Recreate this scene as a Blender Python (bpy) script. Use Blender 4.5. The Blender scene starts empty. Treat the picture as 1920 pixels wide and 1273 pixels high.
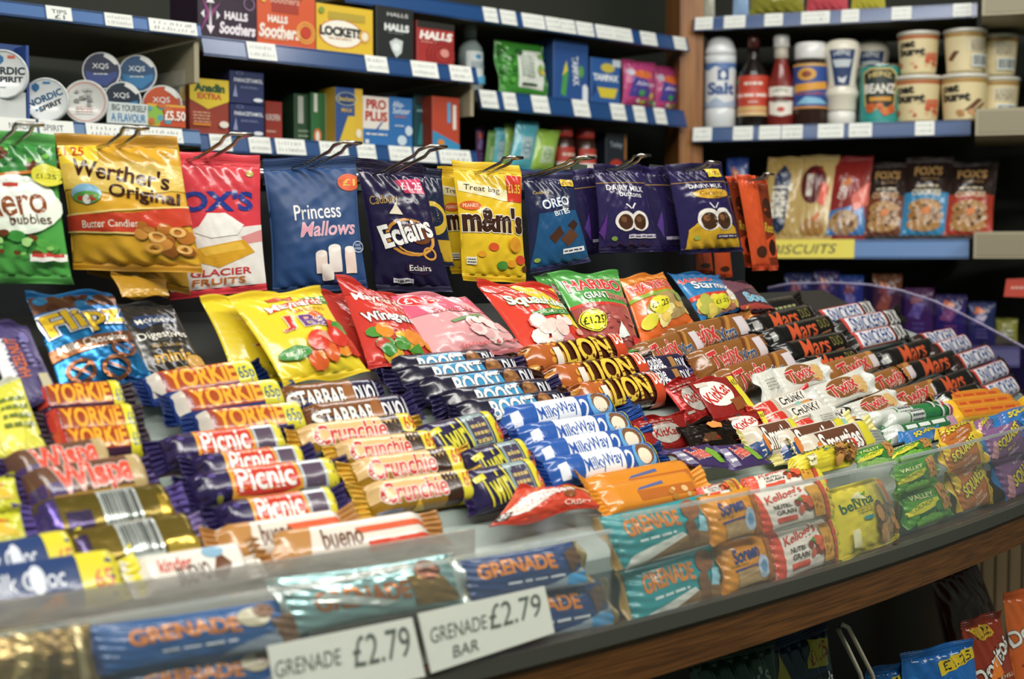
import bpy, math, random
import numpy as np
from mathutils import Vector, geometry

scene = bpy.context.scene
COL = scene.collection
# ---------------------------------------------------------------- camera model (1920x1273 frame, 50 mm lens)
FPX = 2667.0
ZC = 1.30
PITCH = math.atan((636.5 - 485) / FPX)
CAM = np.array([0.0, 0.0, ZC])


def ray(x, y):
    a = (x - 960) / FPX
    b = (636.5 - y) / FPX
    return np.array([a, math.cos(PITCH) + b * math.sin(PITCH), -math.sin(PITCH) + b * math.cos(PITCH)])


def at_depth(x, y, Y):
    r = ray(x, y)
    return CAM + r * (Y / r[1])


def at_z(x, y, z):
    r = ray(x, y)
    return CAM + r * ((z - ZC) / r[2])


def at_plane(x, y, p0, n):
    r = ray(x, y)
    k = float(np.dot(np.asarray(p0) - CAM, n) / np.dot(r, n))
    return CAM + r * k


def unit(v):
    v = np.asarray(v, float)
    return v / np.linalg.norm(v)


# ---------------------------------------------------------------- the display is bowed: a shallow arc about a far centre
ZF = ZC - 0.285          # top of the wooden counter edge
RAD = 4.5
_t = math.radians(47)
_e = at_z(1180, 1200, ZF)
CX = _e[0] - RAD * math.cos(_t)
CY = _e[1] + RAD * math.sin(_t)


def polar(P):
    dx, dy = P[0] - CX, P[1] - CY
    r = math.hypot(dx, dy)
    return RAD - r, math.degrees(math.atan2(-dy, dx))     # depth behind the front edge, heading


def cyl(th, d, z):
    t = math.radians(th)
    return np.array([CX + (RAD - d) * math.cos(t), CY - (RAD - d) * math.sin(t), z])


def axes(th):
    t = math.radians(th)
    out = np.array([math.cos(t), -math.sin(t), 0.0])      # toward the customer
    tan = np.array([math.sin(t), math.cos(t), 0.0])       # along the counter, receding
    return tan, out


def gz(d):
    return ZF + 0.041 + 0.55 * (d - 0.045)


def on_slope(x, y, h=0.0):
    r = ray(x, y)
    prev = None
    k = 0.3
    while k < 4:
        P = CAM + r * k
        f = P[2] - gz(polar(P)[0]) - h
        if prev is not None and f <= 0 < prev:
            a, b = k - 0.01, k
            for _ in range(30):
                m = (a + b) / 2
                Q = CAM + r * m
                if Q[2] - gz(polar(Q)[0]) - h > 0:
                    a = m
                else:
                    b = m
            return CAM + r * a
        prev = f
        k += 0.01
    return None


def on_cyl(x, y, d):
    r = ray(x, y)
    lo, hi = 0.2, None
    k = 0.2
    while k < 5:
        if polar(CAM + r * k)[0] > d:
            hi = k
            break
        lo = k
        k += 0.01
    if hi is None:
        return None
    for _ in range(30):
        m = (lo + hi) / 2
        if polar(CAM + r * m)[0] > d:
            hi = m
        else:
            lo = m
    return CAM + r * lo


# ---------------------------------------------------------------- materials
def rgb(s):
    if len(s) == 3:
        s = ''.join(c * 2 for c in s)
    v = [int(s[i:i + 2], 16) / 255 for i in (0, 2, 4)]
    return tuple(c / 12.92 if c <= 0.04045 else ((c + 0.055) / 1.055) ** 2.4 for c in v)


MATS = {}
#         roughness metallic bump_scale bump_strength coat
FIN = {'g': (0.2, 0.0, 90, 0.14, 0.15), 'm': (0.48, 0.0, 140, 0.06, 0.0), 'f': (0.22, 0.6, 70, 0.35, 0.0),
       'c': (0.42, 0.0, 200, 0.03, 0.1), 'd': (0.8, 0.0, 60, 0.08, 0.0), 's': (0.22, 1.0, 300, 0.02, 0.0), 'p': (0.27, 0.0, 200, 0.02, 0.3)}


def mat(hx, fin='g'):
    key = (hx, fin)
    if key in MATS:
        return MATS[key]
    ro, me, bs, bst, coat = FIN[fin]
    m = bpy.data.materials.new('surface_%s_%s' % (hx, fin))
    m.use_nodes = True
    nt = m.node_tree
    b = nt.nodes['Principled BSDF']
    c = rgb(hx)
    tc = nt.nodes.new('ShaderNodeTexCoord')
    nz = nt.nodes.new('ShaderNodeTexNoise')
    nz.inputs['Scale'].default_value = bs
    nz.inputs['Detail'].default_value = 2
    nt.links.new(tc.outputs['Object'], nz.inputs['Vector'])
    bp = nt.nodes.new('ShaderNodeBump')
    bp.inputs['Strength'].default_value = bst
    bp.inputs['Distance'].default_value = 0.003
    nt.links.new(nz.outputs['Fac'], bp.inputs['Height'])
    nt.links.new(bp.outputs['Normal'], b.inputs['Normal'])
    b.inputs['Base Color'].default_value = (*c, 1)
    b.inputs['Roughness'].default_value = ro
    b.inputs['Metallic'].default_value = me
    b.inputs['Coat Weight'].default_value = coat
    b.inputs['Coat Roughness'].default_value = 0.15
    MATS[key] = m
    return m


def wood_mat(name, c1, c2, scale=(3, 60, 60)):
    m = bpy.data.materials.new(name)
    m.use_nodes = True
    nt = m.node_tree
    b = nt.nodes['Principled BSDF']
    tc = nt.nodes.new('ShaderNodeTexCoord')
    mp = nt.nodes.new('ShaderNodeMapping')
    mp.inputs['Scale'].default_value = scale
    mp.inputs['Rotation'].default_value = (0, 0, math.radians(-44))
    nz = nt.nodes.new('ShaderNodeTexNoise')
    nz.inputs['Scale'].default_value = 3
    nz.inputs['Detail'].default_value = 6
    cr = nt.nodes.new('ShaderNodeValToRGB')
    cr.color_ramp.elements[0].position = .35
    cr.color_ramp.elements[0].color = (*rgb(c1), 1)
    cr.color_ramp.elements[1].position = .65
    cr.color_ramp.elements[1].color = (*rgb(c2), 1)
    nt.links.new(tc.outputs['Object'], mp.inputs['Vector'])
    nt.links.new(mp.outputs['Vector'], nz.inputs['Vector'])
    nt.links.new(nz.outputs['Fac'], cr.inputs['Fac'])
    nt.links.new(cr.outputs['Color'], b.inputs['Base Color'])
    b.inputs['Roughness'].default_value = .4
    return m


def clear_mat(name, tint='ffffff', rough=0.06, body=0.06, bodycol='c8d4d0'):
    """thin acrylic: clear sheet with a fresnel sheen and a faint milky body"""
    m = bpy.data.materials.new(name)
    m.use_nodes = True
    nt = m.node_tree
    nt.nodes.remove(nt.nodes['Principled BSDF'])
    out = nt.nodes['Material Output']
    tr = nt.nodes.new('ShaderNodeBsdfTransparent')
    tr.inputs['Color'].default_value = (*rgb(tint), 1)
    df = nt.nodes.new('ShaderNodeBsdfDiffuse')
    df.inputs['Color'].default_value = (*rgb(bodycol), 1)
    gl = nt.nodes.new('ShaderNodeBsdfGlossy')
    gl.inputs['Roughness'].default_value = rough
    nz = nt.nodes.new('ShaderNodeTexNoise')
    nz.inputs['Scale'].default_value = 14
    mr = nt.nodes.new('ShaderNodeMapRange')
    mr.inputs['To Min'].default_value = body * .5
    mr.inputs['To Max'].default_value = body * 1.5
    nt.links.new(nz.outputs['Fac'], mr.inputs['Value'])
    m1 = nt.nodes.new('ShaderNodeMixShader')
    nt.links.new(mr.outputs['Result'], m1.inputs['Fac'])
    nt.links.new(tr.outputs[0], m1.inputs[1])
    nt.links.new(df.outputs[0], m1.inputs[2])
    lw = nt.nodes.new('ShaderNodeLayerWeight')
    pw = nt.nodes.new('ShaderNodeMath')
    pw.operation = 'POWER'
    pw.inputs[1].default_value = 4.5
    nt.links.new(lw.outputs['Facing'], pw.inputs[0])
    fr = nt.nodes.new('ShaderNodeMapRange')
    fr.inputs['To Min'].default_value = .03
    fr.inputs['To Max'].default_value = .7
    nt.links.new(pw.outputs[0], fr.inputs['Value'])
    m2 = nt.nodes.new('ShaderNodeMixShader')
    nt.links.new(fr.outputs[0], m2.inputs['Fac'])
    nt.links.new(m1.outputs[0], m2.inputs[1])
    nt.links.new(gl.outputs[0], m2.inputs[2])
    nt.links.new(m2.outputs[0], out.inputs['Surface'])
    return m


# ---------------------------------------------------------------- mesh builder
class MB:
    def __init__(self):
        self.v, self.f, self.fm, self.sm, self.mats = [], [], [], [], []
        self.n = 0

    def add(self, verts, faces, m, smooth=True):
        if m not in self.mats:
            self.mats.append(m)
        k = self.mats.index(m)
        self.v.append(np.asarray(verts, float).reshape(-1, 3))
        o = self.n
        for f in faces:
            self.f.append([i + o for i in f])
            self.fm.append(k)
            self.sm.append(smooth)
        self.n += len(self.v[-1])

    def box(self, c, ax, ay, az, m):
        """box about c with half-axis vectors"""
        c, ax, ay, az = (np.asarray(q, float) for q in (c, ax, ay, az))
        vs = [c + sx * ax + sy * ay + sz * az for sx in (-1, 1) for sy in (-1, 1) for sz in (-1, 1)]
        self.add(vs, [(0, 1, 3, 2), (4, 6, 7, 5), (0, 4, 5, 1), (2, 3, 7, 6), (0, 2, 6, 4), (1, 5, 7, 3)], m, False)

    def tube(self, pts, r, m, seg=8, closed=False):
        pts = [np.asarray(p, float) for p in pts]
        n = len(pts)
        vs, fs = [], []
        for i, p in enumerate(pts):
            a = pts[(i - 1) % n] if (i or closed) else p
            b = pts[(i + 1) % n] if (i < n - 1 or closed) else p
            t = unit(b - a)
            u = np.cross(t, (0.3, 0.2, 1.0))
            u = unit(u)
            w = np.cross(t, u)
            for k in range(seg):
                q = 2 * math.pi * k / seg
                vs.append(p + r * (math.cos(q) * u + math.sin(q) * w))
        for i in range(n if closed else n - 1):
            for k in range(seg):
                fs.append((i * seg + k, i * seg + (k + 1) % seg, ((i + 1) % n) * seg + (k + 1) % seg, ((i + 1) % n) * seg + k))
        if not closed:
            fs.append(tuple(range(seg))[::-1])
            fs.append(tuple((n - 1) * seg + k for k in range(seg)))
        self.add(vs, fs, m)

    def lathe(self, base, prof, m, seg=32, up=(0, 0, 1)):
        up = unit(up)
        a = unit(np.cross(up, (0.9, 0.1, 0.3)))
        b = np.cross(up, a)
        vs, fs = [], []
        for r, z in prof:
            for k in range(seg):
                q = 2 * math.pi * k / seg
                vs.append(np.asarray(base) + up * z + r * (math.cos(q) * a + math.sin(q) * b))
        for i in range(len(prof) - 1):
            for k in range(seg):
                fs.append((i * seg + k, i * seg + (k + 1) % seg, (i + 1) * seg + (k + 1) % seg, (i + 1) * seg + k))
        fs.append(tuple(range(seg))[::-1])
        fs.append(tuple((len(prof) - 1) * seg + k for k in range(seg)))
        self.add(vs, fs, m)

    def build(self, name, parent=None, loc=None):
        v = np.concatenate(self.v) if self.v else np.zeros((0, 3))
        o0 = np.asarray(parent.location if parent is not None else (loc if loc is not None else v.mean(0)), float)
        if parent is not None and parent.parent is not None:
            o0 = o0 + np.asarray(parent.parent.location, float)
        me = bpy.data.meshes.new(name)
        me.from_pydata((v - o0).tolist(), [], self.f)
        for m in self.mats:
            me.materials.append(m)
        me.polygons.foreach_set('material_index', self.fm)
        me.polygons.foreach_set('use_smooth', self.sm)
        me.update()
        o = bpy.data.objects.new(name, me)
        COL.objects.link(o)
        if parent is not None:
            o.parent = parent
        else:
            o.location = o0
        return o


def tag(o, label=None, cat=None, group=None, kind=None):
    if label:
        o['label'] = label
    if cat:
        o['category'] = cat
    if group:
        o['group'] = group
    if kind:
        o['kind'] = kind
    return o


def thing(name, loc, label, cat, group=None):
    o = bpy.data.objects.new(name, None)
    o.empty_display_size = .02
    COL.objects.link(o)
    o.location = [float(c) for c in loc]
    return tag(o, label, cat, group)


# ---------------------------------------------------------------- printed artwork: flat shapes mapped on to a curved face
TXT = {}
OWK = .5


def text_geo(s, sh, off):
    key = (s, sh, off)
    if key not in TXT:
        cu = bpy.data.curves.new('lettering', 'FONT')
        cu.body = s
        cu.shear = sh
        cu.offset = off
        cu.resolution_u = 3
        ob = bpy.data.objects.new('lettering', cu)
        COL.objects.link(ob)
        dg = bpy.context.evaluated_depsgraph_get()
        me = bpy.data.meshes.new_from_object(ob.evaluated_get(dg))
        v = np.array([q.co[:2] for q in me.vertices]) if len(me.vertices) else np.zeros((0, 2))
        fs = []
        for p in me.polygons:
            q = list(p.vertices)
            for i in range(1, len(q) - 1):
                fs.append((q[0], q[i], q[i + 1]))
        bpy.data.meshes.remove(me)
        bpy.data.objects.remove(ob)
        bpy.data.curves.remove(cu)
        TXT[key] = (v, fs)
    return TXT[key]


def refine(v, fs, m):
    v = [tuple(q) for q in v]
    for _ in range(7):
        mid = {}

        def cut(a, b):
            k = (a, b) if a < b else (b, a)
            if k in mid:
                return mid[k]
            if (v[a][0] - v[b][0]) ** 2 + (v[a][1] - v[b][1]) ** 2 <= m * m:
                return None
            v.append(((v[a][0] + v[b][0]) / 2, (v[a][1] + v[b][1]) / 2))
            mid[k] = len(v) - 1
            return mid[k]
        out = []
        for a, b, c in fs:
            ab, bc, ca = cut(a, b), cut(b, c), cut(c, a)
            n = (ab is not None) + (bc is not None) + (ca is not None)
            if n == 0:
                out.append((a, b, c))
            elif n == 3:
                out += [(a, ab, ca), (ab, b, bc), (ca, bc, c), (ab, bc, ca)]
            else:
                while ab is None or (n == 2 and bc is None):
                    a, b, c, ab, bc, ca = b, c, a, bc, ca, ab
                if n == 1:
                    out += [(a, ab, c), (ab, b, c)]
                else:
                    out += [(ab, b, bc), (a, ab, bc), (a, bc, c)]
        fs = out
        if not mid:
            break
    return np.array(v), fs


def poly_fs(pts):
    return [tuple(t) for t in geometry.tessellate_polygon([[Vector((x, y, 0)) for x, y in pts]])]


def art_geo(spec, W, H, m, ts=1.0):
    """list of (uv array, faces, colour): spec is ';'-separated ops in 0..1 coordinates of a W x H face"""
    out = []

    def put(pts, fs, col, clip=True):
        v, f = refine(np.asarray(pts, float), fs, m)
        uv = v / np.array([W, H])
        uv = np.clip(uv, 0.004, 0.996)
        out.append((uv, f, col))

    def ell(cx, cy, rx, ry, col, n=20):
        p = [((cx + rx * math.cos(2 * math.pi * k / n)) * W, (cy + ry * math.sin(2 * math.pi * k / n)) * H) for k in range(n)]
        put(p, [(0, i, i + 1) for i in range(1, n - 1)], col)
    for op in spec.split(';'):
        a = op.split()
        if not a:
            continue
        k = a[0]
        if k == 'r':
            x0, y0, x1, y1 = map(float, a[1:5])
            put([(x0 * W, y0 * H), (x1 * W, y0 * H), (x1 * W, y1 * H), (x0 * W, y1 * H)], [(0, 1, 2), (0, 2, 3)], a[5])
        elif k == 'e':
            ell(*map(float, a[1:5]), a[5])
        elif k == 'o':
            cx, cy, rx, ry, w = map(float, a[1:6])
            n = 18
            p = []
            for i in range(n):
                c, s = math.cos(2 * math.pi * i / n), math.sin(2 * math.pi * i / n)
                p += [((cx + rx * c) * W, (cy + ry * s) * H), ((cx + (rx - w) * c) * W, (cy + (ry - w * rx and ry * (1 - w / rx)) * s) * H)]
            fs = []
            for i in range(n):
                j = (i + 1) % n
                fs += [(2 * i, 2 * j, 2 * j + 1), (2 * i, 2 * j + 1, 2 * i + 1)]
            put(p, fs, a[6])
        elif k == 'p':
            q = list(map(float, a[2:]))
            p = [(q[i] * W, q[i + 1] * H) for i in range(0, len(q), 2)]
            put(p, poly_fs(p), a[1])
        elif k == 'l':
            x0, y0, x1, y1, w = map(float, a[1:6])
            d = np.array([(x1 - x0) * W, (y1 - y0) * H])
            nn = np.array([-d[1], d[0]]) / (np.linalg.norm(d) + 1e-9) * w * H / 2
            A, B = np.array([x0 * W, y0 * H]), np.array([x1 * W, y1 * H])
            put([A - nn, B - nn, B + nn, A + nn], [(0, 1, 2), (0, 2, 3)], a[6])
        elif k == 's':
            rnd = random.Random(int(a[1]))
            n = int(a[2])
            x0, y0, x1, y1, r = map(float, a[3:8])
            for _ in range(n):
                q = r * rnd.uniform(.6, 1.2)
                ell(rnd.uniform(x0, x1), rnd.uniform(y0, y1), q, q * W / H * rnd.uniform(.6, 1), rnd.choice(a[8].split(',')), 9)
        elif k == 'b':
            x0, y0, x1, y1 = map(float, a[1:5])
            put([(x0 * W, y0 * H), (x1 * W, y0 * H), (x1 * W, y1 * H), (x0 * W, y1 * H)], [(0, 1, 2), (0, 2, 3)], 'dfe6e2')
            rnd = random.Random(5)
            x = x0 + .08 * (x1 - x0)
            while x < x1 - .1 * (x1 - x0):
                w = (x1 - x0) * rnd.choice((.018, .03, .045))
                put([(x * W, (y0 + .15 * (y1 - y0)) * H), ((x + w) * W, (y0 + .15 * (y1 - y0)) * H), ((x + w) * W, (y1 - .1 * (y1 - y0)) * H), (x * W, (y1 - .1 * (y1 - y0)) * H)], [(0, 1, 2), (0, 2, 3)], '3a4140')
                x += w + (x1 - x0) * rnd.choice((.02, .03, .05))
        elif k == 'm':
            x0, y0, x1, y1 = map(float, a[1:5])
            n = int(a[5])
            rnd = random.Random(n * 7 + int(x0 * 100))
            for i in range(n):
                yy = y1 - (i + .5) * (y1 - y0) / n
                hh = (y1 - y0) / n * .22
                x = x0
                while x < x1:
                    w = min(x1 - x, rnd.uniform(.1, .3) * (x1 - x0))
                    put([(x * W, (yy - hh) * H), ((x + w) * W, (yy - hh) * H), ((x + w) * W, (yy + hh) * H), (x * W, (yy + hh) * H)], [(0, 1, 2), (0, 2, 3)], a[6])
                    x += w + .05 * (x1 - x0)
        elif k == 'h':                                    # pen strokes too blurred to read
            x0, y0, x1, y1 = map(float, a[1:5])
            rnd = random.Random(int(a[5]))
            n = int(a[6])
            for row in range(n):
                yb = y1 - (row + .8) * (y1 - y0) / n
                x = x0
                while x < x1:
                    hh = (y1 - y0) / n * rnd.uniform(.35, .6)
                    w = .012 * 1.2
                    s = rnd.uniform(-.015, .02)
                    put([(x * W, yb * H), ((x + w) * W, yb * H), ((x + w + s) * W, (yb + hh) * H), ((x + s) * W, (yb + hh) * H)], [(0, 1, 2), (0, 2, 3)], a[7])
                    x += rnd.uniform(.05, .12)
        elif k == 't':
            s = a[1].replace('_', ' ')
            cx, cy, w, h = map(float, a[2:6])
            opt = dict(q.split('=') for q in a[7:])
            sh, rot, bo = float(opt.get('sh', 0)), math.radians(float(opt.get('rot', 0))), float(opt.get('bo', .012)) * .42
            v0, f0 = text_geo(s, sh, bo)
            if not len(v0):
                continue
            lo, hi = v0.min(0), v0.max(0)
            sc = np.array([w * W, h * ts * H]) / (hi - lo)
            cr, sr = math.cos(rot), math.sin(rot)
            arch = float(opt.get('ar', 0))

            def place(v):
                q = (v - (lo + hi) / 2) * sc
                if arch:
                    q = q.copy()
                    q[:, 1] += arch * H * (1 - (2 * q[:, 0] / (w * W)) ** 2)
                return np.stack([q[:, 0] * cr - q[:, 1] * sr + cx * W, q[:, 0] * sr + q[:, 1] * cr + cy * H], 1)
            if 'o2' in opt:
                v1, f1 = text_geo(s, sh, bo + OWK * float(opt.get('ow', .03)) * 2)
                put(place(v1), f1, opt['o2'])
            if 'ol' in opt:
                v1, f1 = text_geo(s, sh, bo + OWK * float(opt.get('ow', .03)))
                put(place(v1), f1, opt['ol'])
            put(place(v0), f0, a[6])
    return out


ARTC = {}


def art(key, spec, W, H, m, ts=1.0):
    """cached by style: proportions of one style hardly change, so the flat artwork is shared"""
    if key not in ARTC:
        ARTC[key] = art_geo(spec, W, H, m, ts)
    return ARTC[key]


def normal_of(S, u, v):
    e = 0.004
    u0, u1 = np.clip(u - e, 0, 1), np.clip(u + e, 0, 1)
    v0, v1 = np.clip(v - e, 0, 1), np.clip(v + e, 0, 1)
    du = S(u1, v) - S(u0, v)
    dv = S(u, v1) - S(u, v0)
    n = np.cross(du, dv)
    return n / (np.linalg.norm(n, axis=1, keepdims=True) + 1e-12)


def lay(mb, S, arts, fin, h0=.0005, dh=.00009):
    for i, (uv, fs, col) in enumerate(arts):
        u, v = uv[:, 0], uv[:, 1]
        P = S(u, v) + normal_of(S, u, v) * (h0 + dh * i)
        mb.add(P, fs, mat(col, fin))


def grid_faces(nu, nv, flip=False):
    fs = []
    for j in range(nv - 1):
        for i in range(nu - 1):
            a = j * nu + i
            q = (a, a + 1, a + nu + 1, a + nu)
            fs.append(q[::-1] if flip else q)
    return fs


def grid_uv(nu, nv):
    u, v = np.meshgrid(np.linspace(0, 1, nu), np.linspace(0, 1, nv))
    return u.ravel(), v.ravel()


def shell(mb, S, B, nu, nv, m):
    """closed skin: front S, back B, stitched round the rim"""
    u, v = grid_uv(nu, nv)
    vs = np.concatenate([S(u, v), B(u, v)])
    n = nu * nv
    fs = grid_faces(nu, nv) + [tuple(i + n for i in f) for f in grid_faces(nu, nv, True)]
    rim = list(range(nu)) + [j * nu + nu - 1 for j in range(1, nv)] + [n - 1 - i for i in range(1, nu)] + [j * nu for j in range(nv - 2, 0, -1)]
    for i in range(len(rim)):
        a, b = rim[i], rim[(i + 1) % len(rim)]
        fs.append((b, a, a + n, b + n))
    mb.add(vs, fs, m)


def wrinkle(seed, n=6, lo=5, hi=16):
    r = random.Random(seed)
    w = [(r.uniform(0, 6.28), r.uniform(lo, hi), r.uniform(0, 6.28), r.uniform(.4, 1)) for _ in range(n)]

    def f(u, v):
        s = 0
        for a, k, p, g in w:
            q = np.sin((u * math.cos(a) + v * math.sin(a)) * k + p + 1.3 * np.sin(3 * u + 4 * v + p))
            s = s + g * (1 - 2 * np.abs(q))
        return s / n
    return f


# ---------------------------------------------------------------- product builders
SEED = [0]


def pillow(style, c4, n, label, cat, group=None, name='sweet_bag', root=None, T=None, axis=None, amp=1.0):
    """a sealed film pack spanned by four corners (TL, TR, BR, BL), bulging along n"""
    st = STY[style]
    SEED[0] += 1
    seed = SEED[0]
    TL, TR, BR, BL = (np.asarray(p, float) for p in c4)
    n = unit(n)
    W = (np.linalg.norm(TR - TL) + np.linalg.norm(BR - BL)) / 2
    H = (np.linalg.norm(TL - BL) + np.linalg.norm(TR - BR)) / 2
    axis = axis or st.get('axis', 'v')
    T = (T or st.get('T', .15)) * min(W, H) if axis == 'v' else (T or st.get('T', .3)) * min(W, H)
    s0, s1 = st.get('seals', (.05, .06))             # bottom/left and top/right seal shares
    wr = wrinkle(seed)
    wr2 = wrinkle(seed + 500, 5, 14, 34)
    rnd = random.Random(seed)
    pin = rnd.uniform(.02, .035)
    ph = rnd.uniform(0, 6.28)

    def base(u, v):
        u, v = u[:, None], v[:, None]
        return (BL * (1 - u) + BR * u) * (1 - v) + (TL * (1 - u) + TR * u) * v

    def body(u, v, sg):
        # a runs between the seals, b across
        a, b = (v, u) if axis == 'v' else (u, v)
        A = s0 + a * (1 - s0 - s1)
        pr = np.clip(np.sin(np.pi * np.clip(a, 0, 1)), 0, 1) ** (.55 if axis == 'v' else .3)
        if axis == 'v':
            pr = pr * (1.12 - .3 * a)
        cr = np.clip(np.sin(np.pi * b), 0, 1) ** (.6 if axis == 'v' else .42)
        bul = T * pr * cr
        edge = np.minimum(a, 1 - a)
        puck = .15 * T * np.exp(-edge / .09) * np.sin(b * 34 + ph + 5 * np.sin(a * 7)) * cr
        wv = amp * (.17 * T * wr(u, v) + .08 * T * wr2(u, v)) * np.clip(4 * np.minimum(np.minimum(u, 1 - u), np.minimum(v, 1 - v)), 0.05, 1)
        z = bul + puck + wv
        b2 = .5 + (b - .5) * (1 - pin * 2 * np.sin(np.pi * a))
        uu, vv = (b2, A) if axis == 'v' else (A, b2)
        return base(uu, vv) + (sg * z if sg > 0 else -.45 * bul)[:, None] * n

    S = lambda u, v: body(u, v, 1)
    B = lambda u, v: body(u, v, -1)
    if root is None:
        root = (BL + BR) / 2
    t = thing(name, root, label, cat, group)
    mb = MB()
    fin = st.get('fin', 'g')
    shell(mb, S, B, 50, 54, mat(st['base'], fin))
    if st.get('art'):
        lay(mb, S, art((style, 'p'), st['art'], W, H, min(W, H) / 20), fin)
    pouch = mb.build(st.get('body', 'pouch'), t)
    if st.get('sticker'):
        mb = MB()
        lay(mb, S, art((style, 'k'), st['sticker'], W, H, min(W, H) / 20), 'm', .0022)
        mb.build('price_sticker', pouch)
    # seals: ribbed flat bands with a pinked outer edge
    names = ('bottom_seal', 'top_seal') if axis == 'v' else ('end_seal', 'end_seal')
    for k, (a0, a1, nm) in enumerate(((0, s0, names[0]), (1 - s1, 1, names[1]))):
        if a1 - a0 < .005:
            continue
        hole = None
        curl = rnd.uniform(-.5, .5) * (a1 - a0) * (H if axis == 'v' else W)

        def seal(u, v, off, a0=a0, a1=a1, k=k, curl=curl):
            a, b = (v, u) if axis == 'v' else (u, v)
            out = a if k else 1 - a
            A = a0 + a * (a1 - a0)
            zig = ((np.arange(len(b)) * 0) + (np.abs(((b * 44) % 1) - .5) - .25)) * .012 * (out > .99)
            A = A + (zig if k else -zig)
            rib = .0007 * np.sin(a * 2 * np.pi * (4.5 if a1 - a0 < .08 else 7.5)) * np.sin(np.pi * np.clip(out, 0, 1))
            wav = .012 * T / .12 * 0 + .0035 * np.sin(b * 9 + ph) * out + curl * out ** 2 * .5
            uu, vv = (b, A) if axis == 'v' else (A, b)
            return base(uu, vv) + (rib + wav + off)[:, None] * n
        mb = MB()
        nu, nv = (89, 34) if axis == 'v' else (22, 89)
        shell(mb, lambda u, v: seal(u, v, .0003), lambda u, v: seal(u, v, -.0003), nu, nv, mat(st.get('seal', st['base']), fin))
        mb.build(nm, t)
    return t


def bar(style, P0, P1, n, label, cat='chocolate bar', group=None, name='chocolate_bar', w=None):
    """flow-wrapped bar lying between P0 and P1 (outer ends of its seals), face along n"""
    st = STY[style]
    SEED[0] += 1
    seed = SEED[0]
    rnd = random.Random(seed)
    P0, P1 = np.asarray(P0, float), np.asarray(P1, float)
    L = np.linalg.norm(P1 - P0)
    x = unit(P1 - P0)
    y = unit(np.cross(n, x))
    z = np.cross(x, y)
    W = w or st.get('Wm', .028)
    T = st.get('T', .42) * W
    fl = st.get('fl', .095) * L
    Lb = L - 2 * fl
    C = (P0 + P1) / 2
    rd = st.get('round', .58)
    wr = wrinkle(seed, 6, 6, 20)
    ph = rnd.uniform(0, 6.28)

    aa = np.linspace(0, np.pi, 241)                    # walk the section at an even pace, so that print is not stretched
    yy0 = -W / 2 * np.sign(np.cos(aa)) * np.abs(np.cos(aa)) ** rd
    zz0 = T * np.clip(np.sin(aa), 0, 1) ** rd
    al = np.concatenate([[0], np.cumsum(np.hypot(np.diff(yy0), np.diff(zz0)))])
    al /= al[-1]

    def S(u, v, sg=1):
        v = np.interp(v, al, aa) / np.pi
        e = np.clip(np.minimum(u, 1 - u) / .1, 0, 1)
        k = e * e * (3 - 2 * e)
        zs, ys = .12 + .88 * k ** .7, .93 + .07 * k
        a = np.pi * v
        c, s = np.cos(a), np.clip(np.sin(a), 0, 1)
        yy = -W / 2 * np.sign(c) * np.abs(c) ** rd * ys
        zz = T * s ** rd * zs
        if sg < 0:
            zz = -.22 * T * s * zs
        else:
            zz = zz + .05 * T * wr(u, v) * s + .09 * T * (1 - k) * np.sin(v * 26 + ph) * s
        return C + ((u - .5) * Lb)[:, None] * x + yy[:, None] * y + zz[:, None] * z
    t = thing(name, C, label, cat, group)
    fin = st.get('fin', 'g')
    mb = MB()
    shell(mb, S, lambda u, v: S(u, v, -1), 34, 20, mat(st['base'], fin))
    if st.get('art'):
        lay(mb, lambda u, v: S(u, .01 + .82 * v), art((style, 'b'), st['art'], Lb, W * 1.4, W / 6, 1.2), fin, .0002, .00006)
    mb.build('wrapper', t)
    for sgn in (-1, 1):
        bend = rnd.uniform(-.25, .5)
        tw = rnd.uniform(-.25, .25)

        def fn(u, v, off, sgn=sgn, bend=bend, tw=tw):
            zig = (np.abs(((v * 16) % 1) - .5) - .25) * .16 * (u > .97)
            xx = Lb / 2 - .003 + (u + zig) * (fl + .003)
            yy = (v - .5) * W * (.93 + .16 * u) + (u * fl * tw)
            zz = .04 * T + bend * fl * u * u + .0012 * np.sin(v * 42) * np.sin(np.pi * u * .9) + .07 * W * np.sin(v * 5 + ph) * u + .03 * W * np.sin(v * 13 + 2 * ph) * u + off
            return C + (sgn * xx)[:, None] * x + (yy)[:, None] * y + zz[:, None] * z
        mb = MB()
        shell(mb, lambda u, v: fn(u, v, .0003), lambda u, v: fn(u, v, -.0003), 10, 65, mat(st.get('seal', st['base']), st.get('sfin', fin)))
        mb.build('end_seal', t)
    return t


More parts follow.
